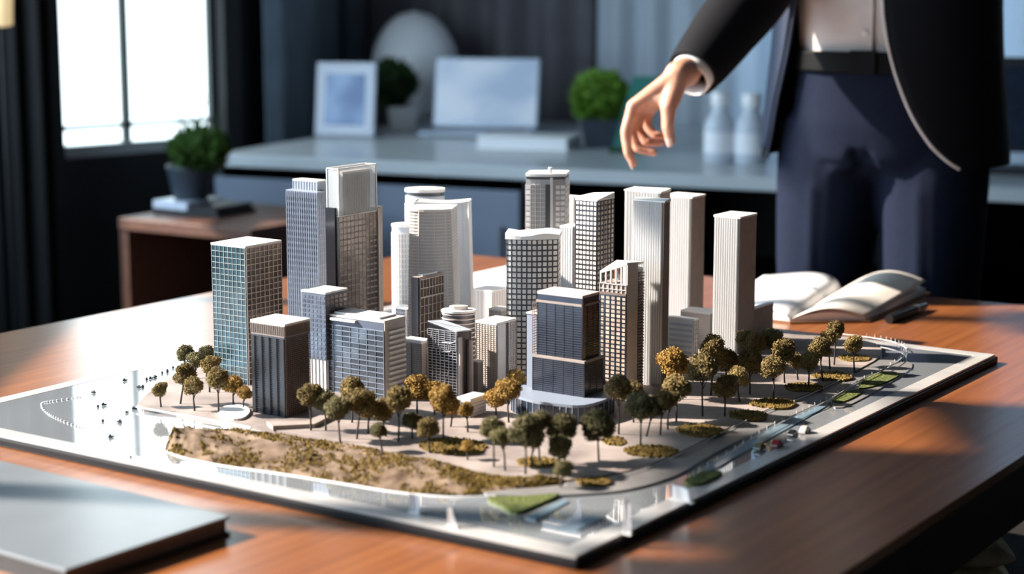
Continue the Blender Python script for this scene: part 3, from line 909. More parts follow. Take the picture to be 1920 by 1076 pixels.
# 9 brown mid tower
P, h = box_poly(774, 788, 831, 700, 524)
b = Bld('model_tower', 'slim brown glass model tower with raised dark edge, before the white curved tower', P, h)
b.body(M['bronze_glass'])
zc = h * 0.80
b.bars((RIGHT,), 6, 9, 0.0009, 0.0008, 0.0015, M['taupe_light'], z1=zc)
b.bars((RIGHT,), 8, 2, 0.0007, 0.0014, 0.0016, M['taupe_light'], z0=zc, z1=h, name='crown_grid')
b.bars((LEFT, BACKL, BACKR), 3, 16, 0.0006, 0.0006, 0.001, M['taupe'], name='side_grid')
A, d, w, n = b.edge(LEFT)
MB().obox(A + Vector((0, 0, b.z0)), d * w * 1.0, n * 0.0035, Vector((0, 0, h * 1.02))).build('edge_fin', M['dark_glass'], b.root)
b.roof(M['taupe'], 0.003, 0.0006)
b.body(M['silver'], h + .003, h + .0055, b.inset(0.010), name='roof_plant')

# 10 ribbed round block
P, h = cyl_poly(829, 892, 712, 584, 0.75, 24)
b = Bld('model_round_block', 'round dark model block ringed with pale floor bands, behind the glass wedge', P, h)
b.body(M['smoke'], poly=b.inset(0.001), smooth=True)
for k in range(15):
    z = h * (k + 0.5) / 15
    MB().prism([(p.x, p.y) for p in b.poly], b.z0 + z, b.z0 + z + h * 0.018, smooth=True).build('floor_band', M['taupe_light'], b.root)
MB().prism([(p.x, p.y) for p in b.inset(-0.001)], b.z0 + h, b.z0 + h + 0.003, smooth=True).build('roof', M['white_bright'], b.root)
MB().prism([(p.x, p.y) for p in b.inset(0.010)], b.z0 + h + .003, b.z0 + h + 0.008, smooth=True).build('roof_drum', M['taupe_light'], b.root)

# 11 angular glass wedge
P, h = box_poly(803, 858, 884, 750, 622)
b = Bld('model_wedge_tower', 'angular silver-gridded model wedge with slanted roof and brown ribbed side, centre', P, h)
tops = [h, h * 0.97, h * 1.06, h * 1.10]
b.body(M['dark_glass'], tops=tops)
for kk, (cols, rows, vt, ht, za, zb_) in enumerate(((7, 17, 0.0007, 0.0008, 0, .72), (5, 9, 0.0008, 0.0007, .72, 1.0))):
    b.bars((LEFT,), cols, rows, vt, ht, 0.0014 + kk * 0.0012, M['silver'], z0=h * za, z1=h * zb_, name='facade_grid')
A, d, w, n = b.edge(LEFT)
mb = MB(); r3 = random.Random(5)
for k in range(14):
    x0, z0_ = r3.random() * .8, r3.random() * .8 + .1
    a_ = A + d * (w * x0) + n * 0.0028 + Vector((0, 0, b.z0 + h * z0_))
    dx, dz = r3.choice([(0.3, 0.02), (0.03, 0.2), (0.22, 0.1), (0.02, .3)])
    mb.tube([a_, a_ + d * (w * dx) + Vector((0, 0, h * dz * .5))], 0.0005, 4)
mb.build('facade_braces', M['silver'], b.root, kind='stuff')
tip = [b.poly[i] + Vector((0, 0, b.z0 + tops[i])) for i in range(4)]
mb = MB()
for i in range(4): mb.tube([tip[i], tip[(i + 1) % 4]], 0.0009, 5)
mb.tube([tip[3], tip[1]], 0.0007, 5); mb.tube([tip[3], (tip[0] + tip[1]) / 2], 0.0006, 5); mb.tube([tip[2], tip[0]], 0.0006, 5)
mb.build('roof_frame', M['silver'], b.root)
MB().add([t + Vector((0, 0, .0006)) for t in tip] + [t + Vector((0, 0, -.002)) for t in tip], [(0, 1, 2, 3), (7, 6, 5, 4), (0, 4, 5, 1), (1, 5, 6, 2), (2, 6, 7, 3), (3, 7, 4, 0)]).build('roof', M['pale_line'], b.root)
A, d, w, n = b.edge(RIGHT)
for k, (m_, dp) in enumerate((('taupe_light', .004), ('bronze', .002), ('black_fin', .001), ('black_fin', .001), ('taupe', .004), ('taupe_light', .003))):
    MB().obox(A + d * (w * k / 6) + Vector((0, 0, b.z0)), d * (w / 6 * 0.94), n * dp, Vector((0, 0, h * (0.92 - 0.02 * k)))).build('side_pilaster', M[m_], b.root)

# 12 pale mid block right of the wedge, and low lit box
P, h = box_poly(893, 931, 967, 738, 610)
b = Bld('model_block', 'pale taupe model block with fine brick lines and white flat roof, centre', P, h)
b.body(M['taupe_light'])
b.bars((LEFT,), 7, 34, 0.0003, 0.0004, 0.0006, M['taupe'])
b.bars((RIGHT,), 8, 30, 0.0006, 0.0006, 0.0010, M['silver'], name='side_grid')
A, d, w, n = b.edge(RIGHT)
MB().obox(A + d * (w * .02) + Vector((0, 0, b.z0)), d * (w * 0.38), n * 0.002, Vector((0, 0, h))).build('lit_stripe', M['white'], b.root)  # white strip paints the lit part of this face
MB().obox(A + d * (w * .5) + Vector((0, 0, b.z0)), d * (w * 0.05), n * 0.0022, Vector((0, 0, h))).build('dark_pilaster', M['lattice'], b.root)
b.roof(M['white_bright'], 0.003, 0.001)
P, h = box_poly(882, 896, 906, 740, 681)
b = Bld('model_low_block', 'narrow beige model annex squeezed beside the pale taupe block', P, h)
b.body(M['taupe']); b.roof(M['taupe_light'], 0.002, 0.0005)
P, h = box_poly(858, 882, 911, 783, 752)
b = Bld('model_pavilion', 'low cream model pavilion with plain walls, at the foot of the centre blocks', P, h)
b.body(M['white']); b.bars((LEFT, RIGHT), 1, 5, 0, 0.0005, 0.0006, M['taupe_light'])
b.roof(M['white_bright'], 0.003, 0.001)

# 13-16 white curved group
P, h, ns = fcam_poly(768, 846, 668, 396, 0.05, 0.008, -8)
b = Bld('model_tower', 'white model tower with curved front and fine floor lines, flaring to its foot', P, h)
flare = b.inset(-0.006)
b.body(M['pale_card'], poly=flare, top=b.poly, smooth=False)
mb = MB()
for k in range(1, 46):
    t = k / 46
    ring = [f.lerp(p, t) for f, p in zip(flare, b.poly)]
    mb.prism([(p.x, p.y) for p in [b.c + (q - b.c) * 1.012 for q in ring]], b.z0 + h * t, b.z0 + h * t + 0.0010)
mb.build('floor_lines', M['white_bright'], b.root, kind='stuff')
mb = MB()
for k in (2, 5, 7, 8):
    a_ = flare[k]; c_ = b.poly[k]
    mb.tube([a_ + Vector((0, 0, b.z0)), c_ + Vector((0, 0, b.z0 + h))], 0.0012, 5)
mb.build('vertical_seams', M['white'], b.root, kind='stuff')
b.roof(M['white_bright'], 0.0035, 0.001)
P, h, ns = fcam_poly(776, 878, 642, 379, 0.035, -0.006, -5)
b = Bld('model_tower', 'smooth pale grey model slab tower with concave top, behind the white curved tower', P, h)
fl = b.inset(-0.005)
tops = [h * (1 - 0.012 * math.sin(math.pi * (k / ns if k <= ns else (2 * ns + 1 - k) / ns))) for k in range(2 * ns + 2)]
b.body(M['pale_card'], poly=fl, top=b.poly, tops=tops)
mb = MB()
for k in range(0, 2 * ns + 2): mb.tube([fl[k] + Vector((0, 0, b.z0)), b.poly[k] + Vector((0, 0, b.z0 + tops[k]))], 0.0006, 4)
mb.build('vertical_seams', M['white'], b.root, kind='stuff')
mb = MB(); ring = [b.poly[k] + Vector((0, 0, b.z0 + tops[k])) for k in range(2 * ns + 2)]
mb.tube(ring + [ring[0]], 0.0016, 6); mb.build('parapet', M['white_bright'], b.root)
P, h = cyl_poly(762, 836, 618, 366, 0.7)
b = Bld('model_round_tower', 'round white model tower with dark band below its rim, behind the pale slab', P, h)
b.body(M['pale_line'], smooth=True)
b.bars(range(len(P)), 1, 34, 0.0007, 0.0010, 0.0010, M['white'], z1=h * .94)
MB().prism([(p.x, p.y) for p in b.inset(0.003)], b.z0 + h, b.z0 + h + 0.006, smooth=True).build('rim_band', M['lattice'], b.root)
MB().prism([(p.x, p.y) for p in b.inset(-0.0005)], b.z0 + h + .006, b.z0 + h + 0.011, smooth=True).build('roof', M['white_bright'], b.root)
P, h = cyl_poly(737, 784, 642, 424, 0.8)
b = Bld('model_round_tower', 'short round pale blue model tower with stacked windows, left of the white towers', P, h)
b.body(M['pale_line'], smooth=True)
b.bars(range(len(P)), 1, 22, 0.0010, 0.0016, 0.0011, M['white'], z1=h * .95)
MB().prism([(p.x, p.y) for p in b.inset(-0.0008)], b.z0 + h, b.z0 + h + 0.004, smooth=True).build('roof', M['white_bright'], b.root)

# 17 dark lattice tower with wavy white roof
P, h, ns = fcam_poly(950, 1046, 702, 448, 0.045, 0.006, -6, 10)
b = Bld('model_tower', 'dark lattice model tower with white square windows and wavy white roof', P, h)
b.body(M['lattice'])
for i in range(ns):
    b.panes((i,), 1, 25, 0.28, 0.30, 0.0009, M['win_white'])
b.panes((ns, 2 * ns + 1), 5, 25, 0.34, 0.36, 0.0009, M['win_white'], limit=0, name='side_window')
b.bars(range(ns), 1, 25, 0.0008, 0.0011, 0.0012, M['lattice'])
q = b.inset(-0.0025)
mb = MB()
n2 = len(q)
wv = [0.0045 + 0.0022 * math.sin(2.2 + 7.5 * (k / ns if k <= ns else (2 * ns + 1 - k) / ns)) for k in range(n2)]
mb.prism([(p.x, p.y) for p in q], b.z0 + h, 0, tops=[b.z0 + h + 0.002 + w_ for w_ in wv])
mb.build('wavy_roof', M['white_bright'], b.root)

# 18 tall tower with spire
P, h, ns = fcam_poly(986, 1060, 645, 336, 0.05, 0.004, -8, 8)
b = Bld('model_tower', 'tall silver model tower with stacked pale windows and short rooftop mast', P, h)
b.body(M['soft_line'])
for i in (0, 6, 7): b.panes((i,), 1, 30, 0.20, 0.35, 0.0010, M['win_white'], z1=h * .97)
b.bars((1, 2, 3), 2, 36, 0.0005, 0.0008, 0.0011, M['white'], z1=h * .97)
A, d, w, n = b.edge(5)
MB().obox(A + Vector((0, 0, b.z0)), d * w * 0.5, n * 0.003, Vector((0, 0, h * 1.01))).build('core_strip', M['white'], b.root)
A, d, w, n = b.edge(4)
MB().obox(A + Vector((0, 0, b.z0)), d * w, n * 0.0012, Vector((0, 0, h * .97))).build('recess_strip', M['lattice'], b.root)
b.bars((ns, 2 * ns + 1, ns + 1, ns + 3, ns + 5, ns + 7), 2, 30, 0.0006, 0.0012, 0.001, M['white'], name='side_grid', z1=h * .97)
b.body(M['lattice'], h, h + .004, b.inset(0.001), name='rim_band')
b.roof(M['white_bright'], 0.004, 0.001, z=h + .004)
MB().tube([b.edge(5)[0] + Vector((0, .008, b.z0 + h + .008)), b.edge(5)[0] + Vector((0, .008, b.z0 + h + .017))], 0.0028, 10).build('mast', M['white_bright'], b.root)

# 19 plain slabs behind
P, h = box_poly(1046, 1074, 1088, 628, 372)
b = Bld('model_tower', 'plain pale grey model tower, higher of the two between lattice and checkered towers', P, h)
b.body(M['pale_card']); b.roof(M['white'], 0.0025, 0.0006); b.bars((LEFT, RIGHT), 5, 1, 0.0005, 0, 0.0006, M['white'])
P, h = box_poly(1050, 1072, 1092, 665, 428)
b = Bld('model_tower', 'plain pale grey model tower, lower of the two between lattice and checkered towers', P, h)
b.body(M['pale_card']); b.roof(M['white_bright'], 0.0025, 0.0006); b.bars((LEFT, RIGHT), 5, 1, 0.0005, 0, 0.0006, M['white'])

# 20 checkered tower
P, h = box_poly(1080, 1117, 1151, 690, 378)
b = Bld('model_tower', 'checkered silver and bronze model tower with concave white roof edge', P, h)
b.body(M['smoke'])
b.panes((LEFT,), 6, 34, 0.30, 0.40, 0.0010, M['win_white'])
b.panes((RIGHT,), 5, 34, 0.32, 0.40, 0.0010, M['win_warm'])
b.bars((LEFT, RIGHT, BACKR, BACKL), 6, 34, 0.0004, 0.0005, 0.0012, M['lattice'])
tp_ = [h + 0.002, h + 0.009, h + 0.006, h + 0.005]
MB().prism([(p.x, p.y) for p in b.inset(-0.001)], b.z0 + h, 0, tops=[b.z0 + t for t in tp_]).build('roof', M['white_bright'], b.root)

# 21 big dark stepped tower, front centre, on a curved podium
P, h = box_poly(1008, 1090, 1123, 778, 560)
b = Bld('model_tower', 'large dark stepped model tower with copper floor ledges on a curved podium, front centre', P, h)
zm = ztop(P[0], 680)
low = b.inset(-0.006)
b.body(M['navy_glass'], 0, zm, low, name='lower_body')
b.body(M['navy_glass'], zm, h)
bars_e = dict(dep=0.0009)
b.bars((LEFT,), 5, 26, 0.0003, 0.0008, 0.0008, M['shade_line'], z0=0.0, z1=zm, poly=low, name='lower_grid')
b.bars((RIGHT,), 3, 26, 0.0003, 0.0008, 0.0008, M['maroon_line'], z0=0.0, z1=zm, poly=low, name='lower_side_grid')
b.bars((LEFT,), 5, 22, 0.0003, 0.0008, 0.0008, M['shade_line'], z0=zm + .002, z1=h * .93, name='upper_grid')
b.bars((RIGHT,), 3, 22, 0.0003, 0.0008, 0.0008, M['maroon_line'], z0=zm + .002, z1=h * .93, name='upper_side_grid')
b.bars((BACKR, BACKL), 10, 40, 0.0004, 0.0007, 0.0008, M['bronze'], z1=h * .93, poly=low, name='rear_grid')
b.body(M['taupe'], zm, zm + 0.003, b.inset(-0.007), name='middle_ledge')
b.body(M['taupe'], h * 0.93, h * 0.93 + 0.0028, b.inset(-0.0018), name='upper_ledge')
for i_, P_, za, zb_ in ((RIGHT, low, 0, zm), (RIGHT, None, zm, h)):
    A, d, w, n = b.edge(i_, P_)
    MB().obox(A + Vector((0, 0, b.z0 + za)) - d * .001, d * (w * 0.16), n * 0.0018, Vector((0, 0, zb_ - za))).build('corner_pier', M['dark_glass'], b.root)
b.roof(M['taupe_light'], 0.0035, 0.0006)
A, d, w, n = b.edge(LEFT)
hs = ztop(P[3], 592)
MB().obox(A - d * 0.020 - n * 0.006 + Vector((0, 0, b.z0)), d * 0.020, -n * 0.04, Vector((0, 0, hs))).build('shoulder', M['slate_line'], b.root)
MB().obox(A - d * 0.021 - n * 0.005 + Vector((0, 0, b.z0 + hs)), d * 0.0215, -n * 0.041, Vector((0, 0, .002))).build('shoulder_roof', M['taupe_light'], b.root)
MB().obox(A - d * 0.004 - n * 0.012 + Vector((0, 0, b.z0)), d * 0.012, -n * 0.03, Vector((0, 0, ztop(P[3], 548)))).build('lift_core', M['lattice'], b.root)
pod = smooth_poly([tuple(un(x, y, ZI)) for x, y in ((962, 772), (1000, 785), (1050, 792), (1095, 794), (1140, 780), (1148, 766), (1100, 745), (1010, 745), (965, 760))], 4)
a2 = sum(pod[i].x * pod[(i + 1) % len(pod)].y - pod[(i + 1) % len(pod)].x * pod[i].y for i in range(len(pod)))
if a2 < 0: pod.reverse()
pcn = sum(pod, Vector()) / len(pod)
MB().prism([(p.x, p.y) for p in pod], ZI, ZI + 0.020).build('podium', M['navy_glass'], b.root)
mb = MB()
for p in pod: 
    dd = (p - pcn); dd.z = 0; dd.normalize()
    q = Vector((p.x, p.y, 0)) + dd * 0.0004
    mb.tube([q + Vector((0, 0, ZI)), q + Vector((0, 0, ZI + .02))], 0.0006, 4)
mb.build('podium_mullions', M['slate_line'], b.root, kind='stuff')
MB().prism([(pcn.x + (p.x - pcn.x) * 1.015, pcn.y + (p.y - pcn.y) * 1.015) for p in pod], ZI + 0.020, ZI + 0.0235).build('podium_roof', M['slate_line'], b.root)

# 22 tower with slanted crown
P, h = box_poly(1125, 1173, 1207, 738, 497)
b = Bld('model_tower', 'brown model tower with slanted open crown and plain taupe side', P, h)
hl = ztop(P[3], 512)
hR = ztop(P[1], 494)
zc = h * 0.76
b.body(M['bronze_glass'], 0, zc)
b.panes((LEFT,), 5, 22, 0.28, 0.30, 0.0009, M['win_warm'], z1=zc * .99)
b.bars((LEFT,), 5, 22, 0.0014, 0.0007, 0.0013, M['navy_glass'], z1=zc * .99)
b.bars((LEFT,), 6, 2, 0.0008, 0.0010, 0.0013, M['taupe_light'], z0=zc, z1=zc + (hl - zc) * .55, name='upper_grid')
b.body(M['taupe'], zc, zc + (hl - zc) * .55, name='upper_body')
A, d, w, n = b.edge(LEFT)
MB().obox(A + Vector((0, 0, b.z0 + zc)), d * w, n * 0.0022, Vector((0, 0, 0.003))).build('ledge', M['bronze'], b.root)
for k in range(6):
    t = k / 5
    zz = hl + (h - hl) * t
    MB().obox(A + d * (w - .002) * t + Vector((0, 0, b.z0 + zc + (hl - zc) * .5)), d * 0.002, -n * 0.002, Vector((0, 0, zz - zc - (hl - zc) * .5))).build('crown_post', M['taupe_light'], b.root)
pR = [b.poly[0], b.poly[1], b.poly[2], b.poly[3]]
tops4 = [h, hR, hR * .99, hl]
v = [Vector((p.x, p.y, b.z0 + t)) for p, t in zip(pR, tops4)]
MB().add([q + Vector((0, 0, .003)) for q in v] + v, [(0, 1, 2, 3), (7, 6, 5, 4), (0, 4, 5, 1), (1, 5, 6, 2), (2, 6, 7, 3), (3, 7, 4, 0)]).build('slanted_roof', M['white_bright'], b.root)
A, d, w, n = b.edge(RIGHT)
MB().prism([((A + d * w * t_ + n * o_).x, (A + d * w * t_ + n * o_).y) for t_, o_ in ((0, 0.0012), (0.62, 0.0012), (.62, -.006), (0, -.006))], b.z0, b.z0 + h).build('plain_side', M['taupe_light'], b.root)
MB().prism([((A + d * w * t_ + n * o_).x, (A + d * w * t_ + n * o_).y) for t_, o_ in ((0.66, 0.0005), (1, -.001), (1, -.03), (.66, -.03))], b.z0, b.z0 + hR * .97).build('dark_side', M['lattice'], b.root)
mb = MB()
for k in range(40):
    z = hR * .95 * k / 40
    mb.obox(A + d * w * .66 + n * 0.0004 + Vector((0, 0, b.z0 + z)), d * w * .34, n * 0.0012, Vector((0, 0, 0.0016)))
mb.build('side_louvres', M['taupe'], b.root, kind='stuff')

# 23-25 ribbed white towers
def ribbed(label, xl, xf, xr, yb, yt, nrib, flare=0.0, side='taupe', wavy=False):
    P, h = box_poly(xl, xf, xr, yb, yt)
    b = Bld('model_ribbed_tower', label, P, h)
    b.body(M['pale_card'])
    A, d, w, n = b.edge(LEFT)
    mb = MB()
    for k in range(nrib):
        x = w * (k + 0.5) / nrib
        q = A + d * x + n * 0.0001
        mb.prism([((q - d * w / nrib * .30).x, (q - d * w / nrib * .30).y), ((q + n * 0.0024).x, (q + n * 0.0024).y), ((q + d * w / nrib * .30).x, (q + d * w / nrib * .30).y)], b.z0, b.z0 + h)
    mb.build('ribs', M['rib_white'], b.root, kind='stuff')
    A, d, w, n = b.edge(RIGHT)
    MB().obox(A + Vector((0, 0, b.z0)), d * w, n * 0.0008, Vector((0, 0, h))).build('shaded_side_wall', M[side], b.root)  # taupe puts the right face's shade into its colour
    q = b.inset(-0.0018)
    t = [b.z0 + h + 0.0028] * 4
    if wavy: t = [b.z0 + h + .002, b.z0 + h + .0045, b.z0 + h + .003, b.z0 + h + .0015]
    MB().prism([(p.x, p.y) for p in q], b.z0 + h, 0, tops=t).build('roof', M['white_bright'], b.root)
    return b
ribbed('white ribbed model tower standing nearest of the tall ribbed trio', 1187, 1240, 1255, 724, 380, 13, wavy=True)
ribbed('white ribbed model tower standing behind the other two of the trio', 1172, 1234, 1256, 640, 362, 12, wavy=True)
ribbed('ribbed model tower with broad side in painted shade, rightmost of the ribbed trio', 1246, 1293, 1321, 618, 372, 12, side='taupe')
ribbed('free-standing white ribbed model tower with side in dark painted shade, at the right', 1340, 1382, 1418, 664, 410, 11, side='taupe')

# 26-28 low blocks at the right and rear
P, h = box_poly(1253, 1300, 1309, 670, 602)
b = Bld('model_low_block', 'small white model block with horizontal window bands, below the ribbed trio', P, h)
b.body(M['white'])
for k in range(6):
    A, d, w, n = b.edge(LEFT)
    MB().obox(A + d * w * .06 + Vector((0, 0, b.z0 + h * (.08 + .15 * k))), d * w * .88, n * 0.0010, Vector((0, 0, h * .07))).build('window_band', M['pale_line'], b.root)
b.bars((RIGHT,), 2, 8, 0.0006, 0.0008, 0.0008, M['grey_line'], name='side_grid')
b.roof(M['white_bright'], 0.0028, 0.0008)
P, h = box_poly(1276, 1330, 1352, 648, 590)
b = Bld('model_low_block', 'low taupe model block with fine floor lines, left behind the free-standing tower', P, h)
b.body(M['taupe_light']); b.bars((LEFT, RIGHT), 1, 16, 0, 0.0005, 0.0007, M['taupe']); b.roof(M['white'], 0.002, 0.0005)
P, h = box_poly(1404, 1412, 1450, 648, 581)
b = Bld('model_low_block', 'low taupe model block right beside the free-standing ribbed tower', P, h)
b.body(M['taupe']); b.bars((LEFT, RIGHT), 1, 18, 0, 0.0005, 0.0007, M['taupe_light']); b.roof(M['white'], 0.002, 0.0005)
P, h = box_poly(884, 922, 952, 628, 548)
b = Bld('model_low_block', 'plain white model block at the rear, between the curved and lattice towers', P, h)
b.body(M['white']); b.roof(M['white_bright'], 0.002, 0.0005); b.bars((LEFT, RIGHT), 6, 1, 0.0004, 0, 0.0005, M['taupe_light'])
P, h = box_poly(917, 940, 958, 660, 583)
b = Bld('model_low_block', 'small white model block tucked left of the lattice tower foot', P, h)
b.body(M['taupe_light']); b.roof(M['white_bright'], 0.002, 0.0005); b.bars((LEFT, RIGHT), 1, 12, 0, 0.0005, 0.0006, M['white'])

# ------------------------------------------------------------------ model trees
def crown_mesh(seed, m):
    """unit crown: lumpy ball densely set with small leaf clumps"""
    r = random.Random(seed)
    mb = MB()
    lobes = [(Vector((0, 0, 0)), 0.70)]
    for k in range(11):
        a = k * 2.4 + r.random() * 1.2; z = r.uniform(-.42, .5); e = r.uniform(.40, .60)
        lobes.append((Vector((math.cos(a) * e, math.sin(a) * e, z)), r.uniform(.28, .46)))
    lobes.append((Vector((0, 0, .38)), .55))
    for c, rad in lobes: mb.ellipsoid(c, (rad * .80,) * 3, 9, 6)
    for c, rad in lobes:
        for k in range(int(900 * rad * rad) + 60):
            d = Vector((r.gauss(0, 1), r.gauss(0, 1), r.gauss(0, 1))).normalized()
            p = c + d * rad * r.uniform(.74, 1.18)
            s = r.uniform(.028, .055)
            rot = Euler((r.random() * 6, r.random() * 6, r.random() * 6)).to_matrix()
            mb.add([p + rot @ (Vector(q) * s) for q in ((1, 1, 1), (1, -1, -1), (-1, 1, -1), (-1, -1, 1))], [(0, 1, 2), (0, 3, 1), (0, 2, 3), (1, 3, 2)])
    me = bpy.data.meshes.new('crown')
    me.from_pydata(mb.v, [], mb.f)
    me.materials.append(m)
    return me
crowns = {k: [crown_mesh(10 + i + 7 * j, M[k]) for i in range(3)] for j, k in enumerate(('leaf_olive', 'leaf_sun_gold', 'leaf_green'))}

def tree(label, xc, yc, r, xb, yb, kind='o', group='model trees'):
    base = un(xb, yb, ZI)
    c = at(xc, yc, base.y + 0.002)
    rad = r * base.y / F_PX * 1.24
    t = empty('model_tree', base, label, 'model tree', group)
    H = c - base
    mb = MB()
    top = H + Vector((0, 0, rad * 0.3))
    p1 = H * 0.45 + Vector((random.uniform(-.001, .001), random.uniform(-.001, .001), 0))
    mb.tube([Vector((0, 0, -0.0005)), p1, H * 0.8, top], [0.0013, 0.0010, 0.0008, 0.0004], 6)
    fork = H * 0.62
    for k in range(4):
        a = k * 1.57 + random.random()
        mb.tube([fork + Vector((0, 0, rad * .1 * k - rad * .2)), H + Vector((math.cos(a), math.sin(a), .0)) * rad * .55], [0.0006, 0.0003], 4)
    mb.build('trunk', M['trunk'], t, base=(0, 0, 0))
    me = random.choice(crowns[{'o': 'leaf_olive', 'y': 'leaf_sun_gold', 'g': 'leaf_green'}[kind]])
    o = bpy.data.objects.new('crown', me)
    col.objects.link(o); o.parent = t
    o.location = H
    s = rad
    o.scale = (s * random.uniform(.95, 1.05), s * random.uniform(.95, 1.05), s * random.uniform(.88, 1.02))
    o.rotation_euler = (0, 0, random.random() * 6.28)

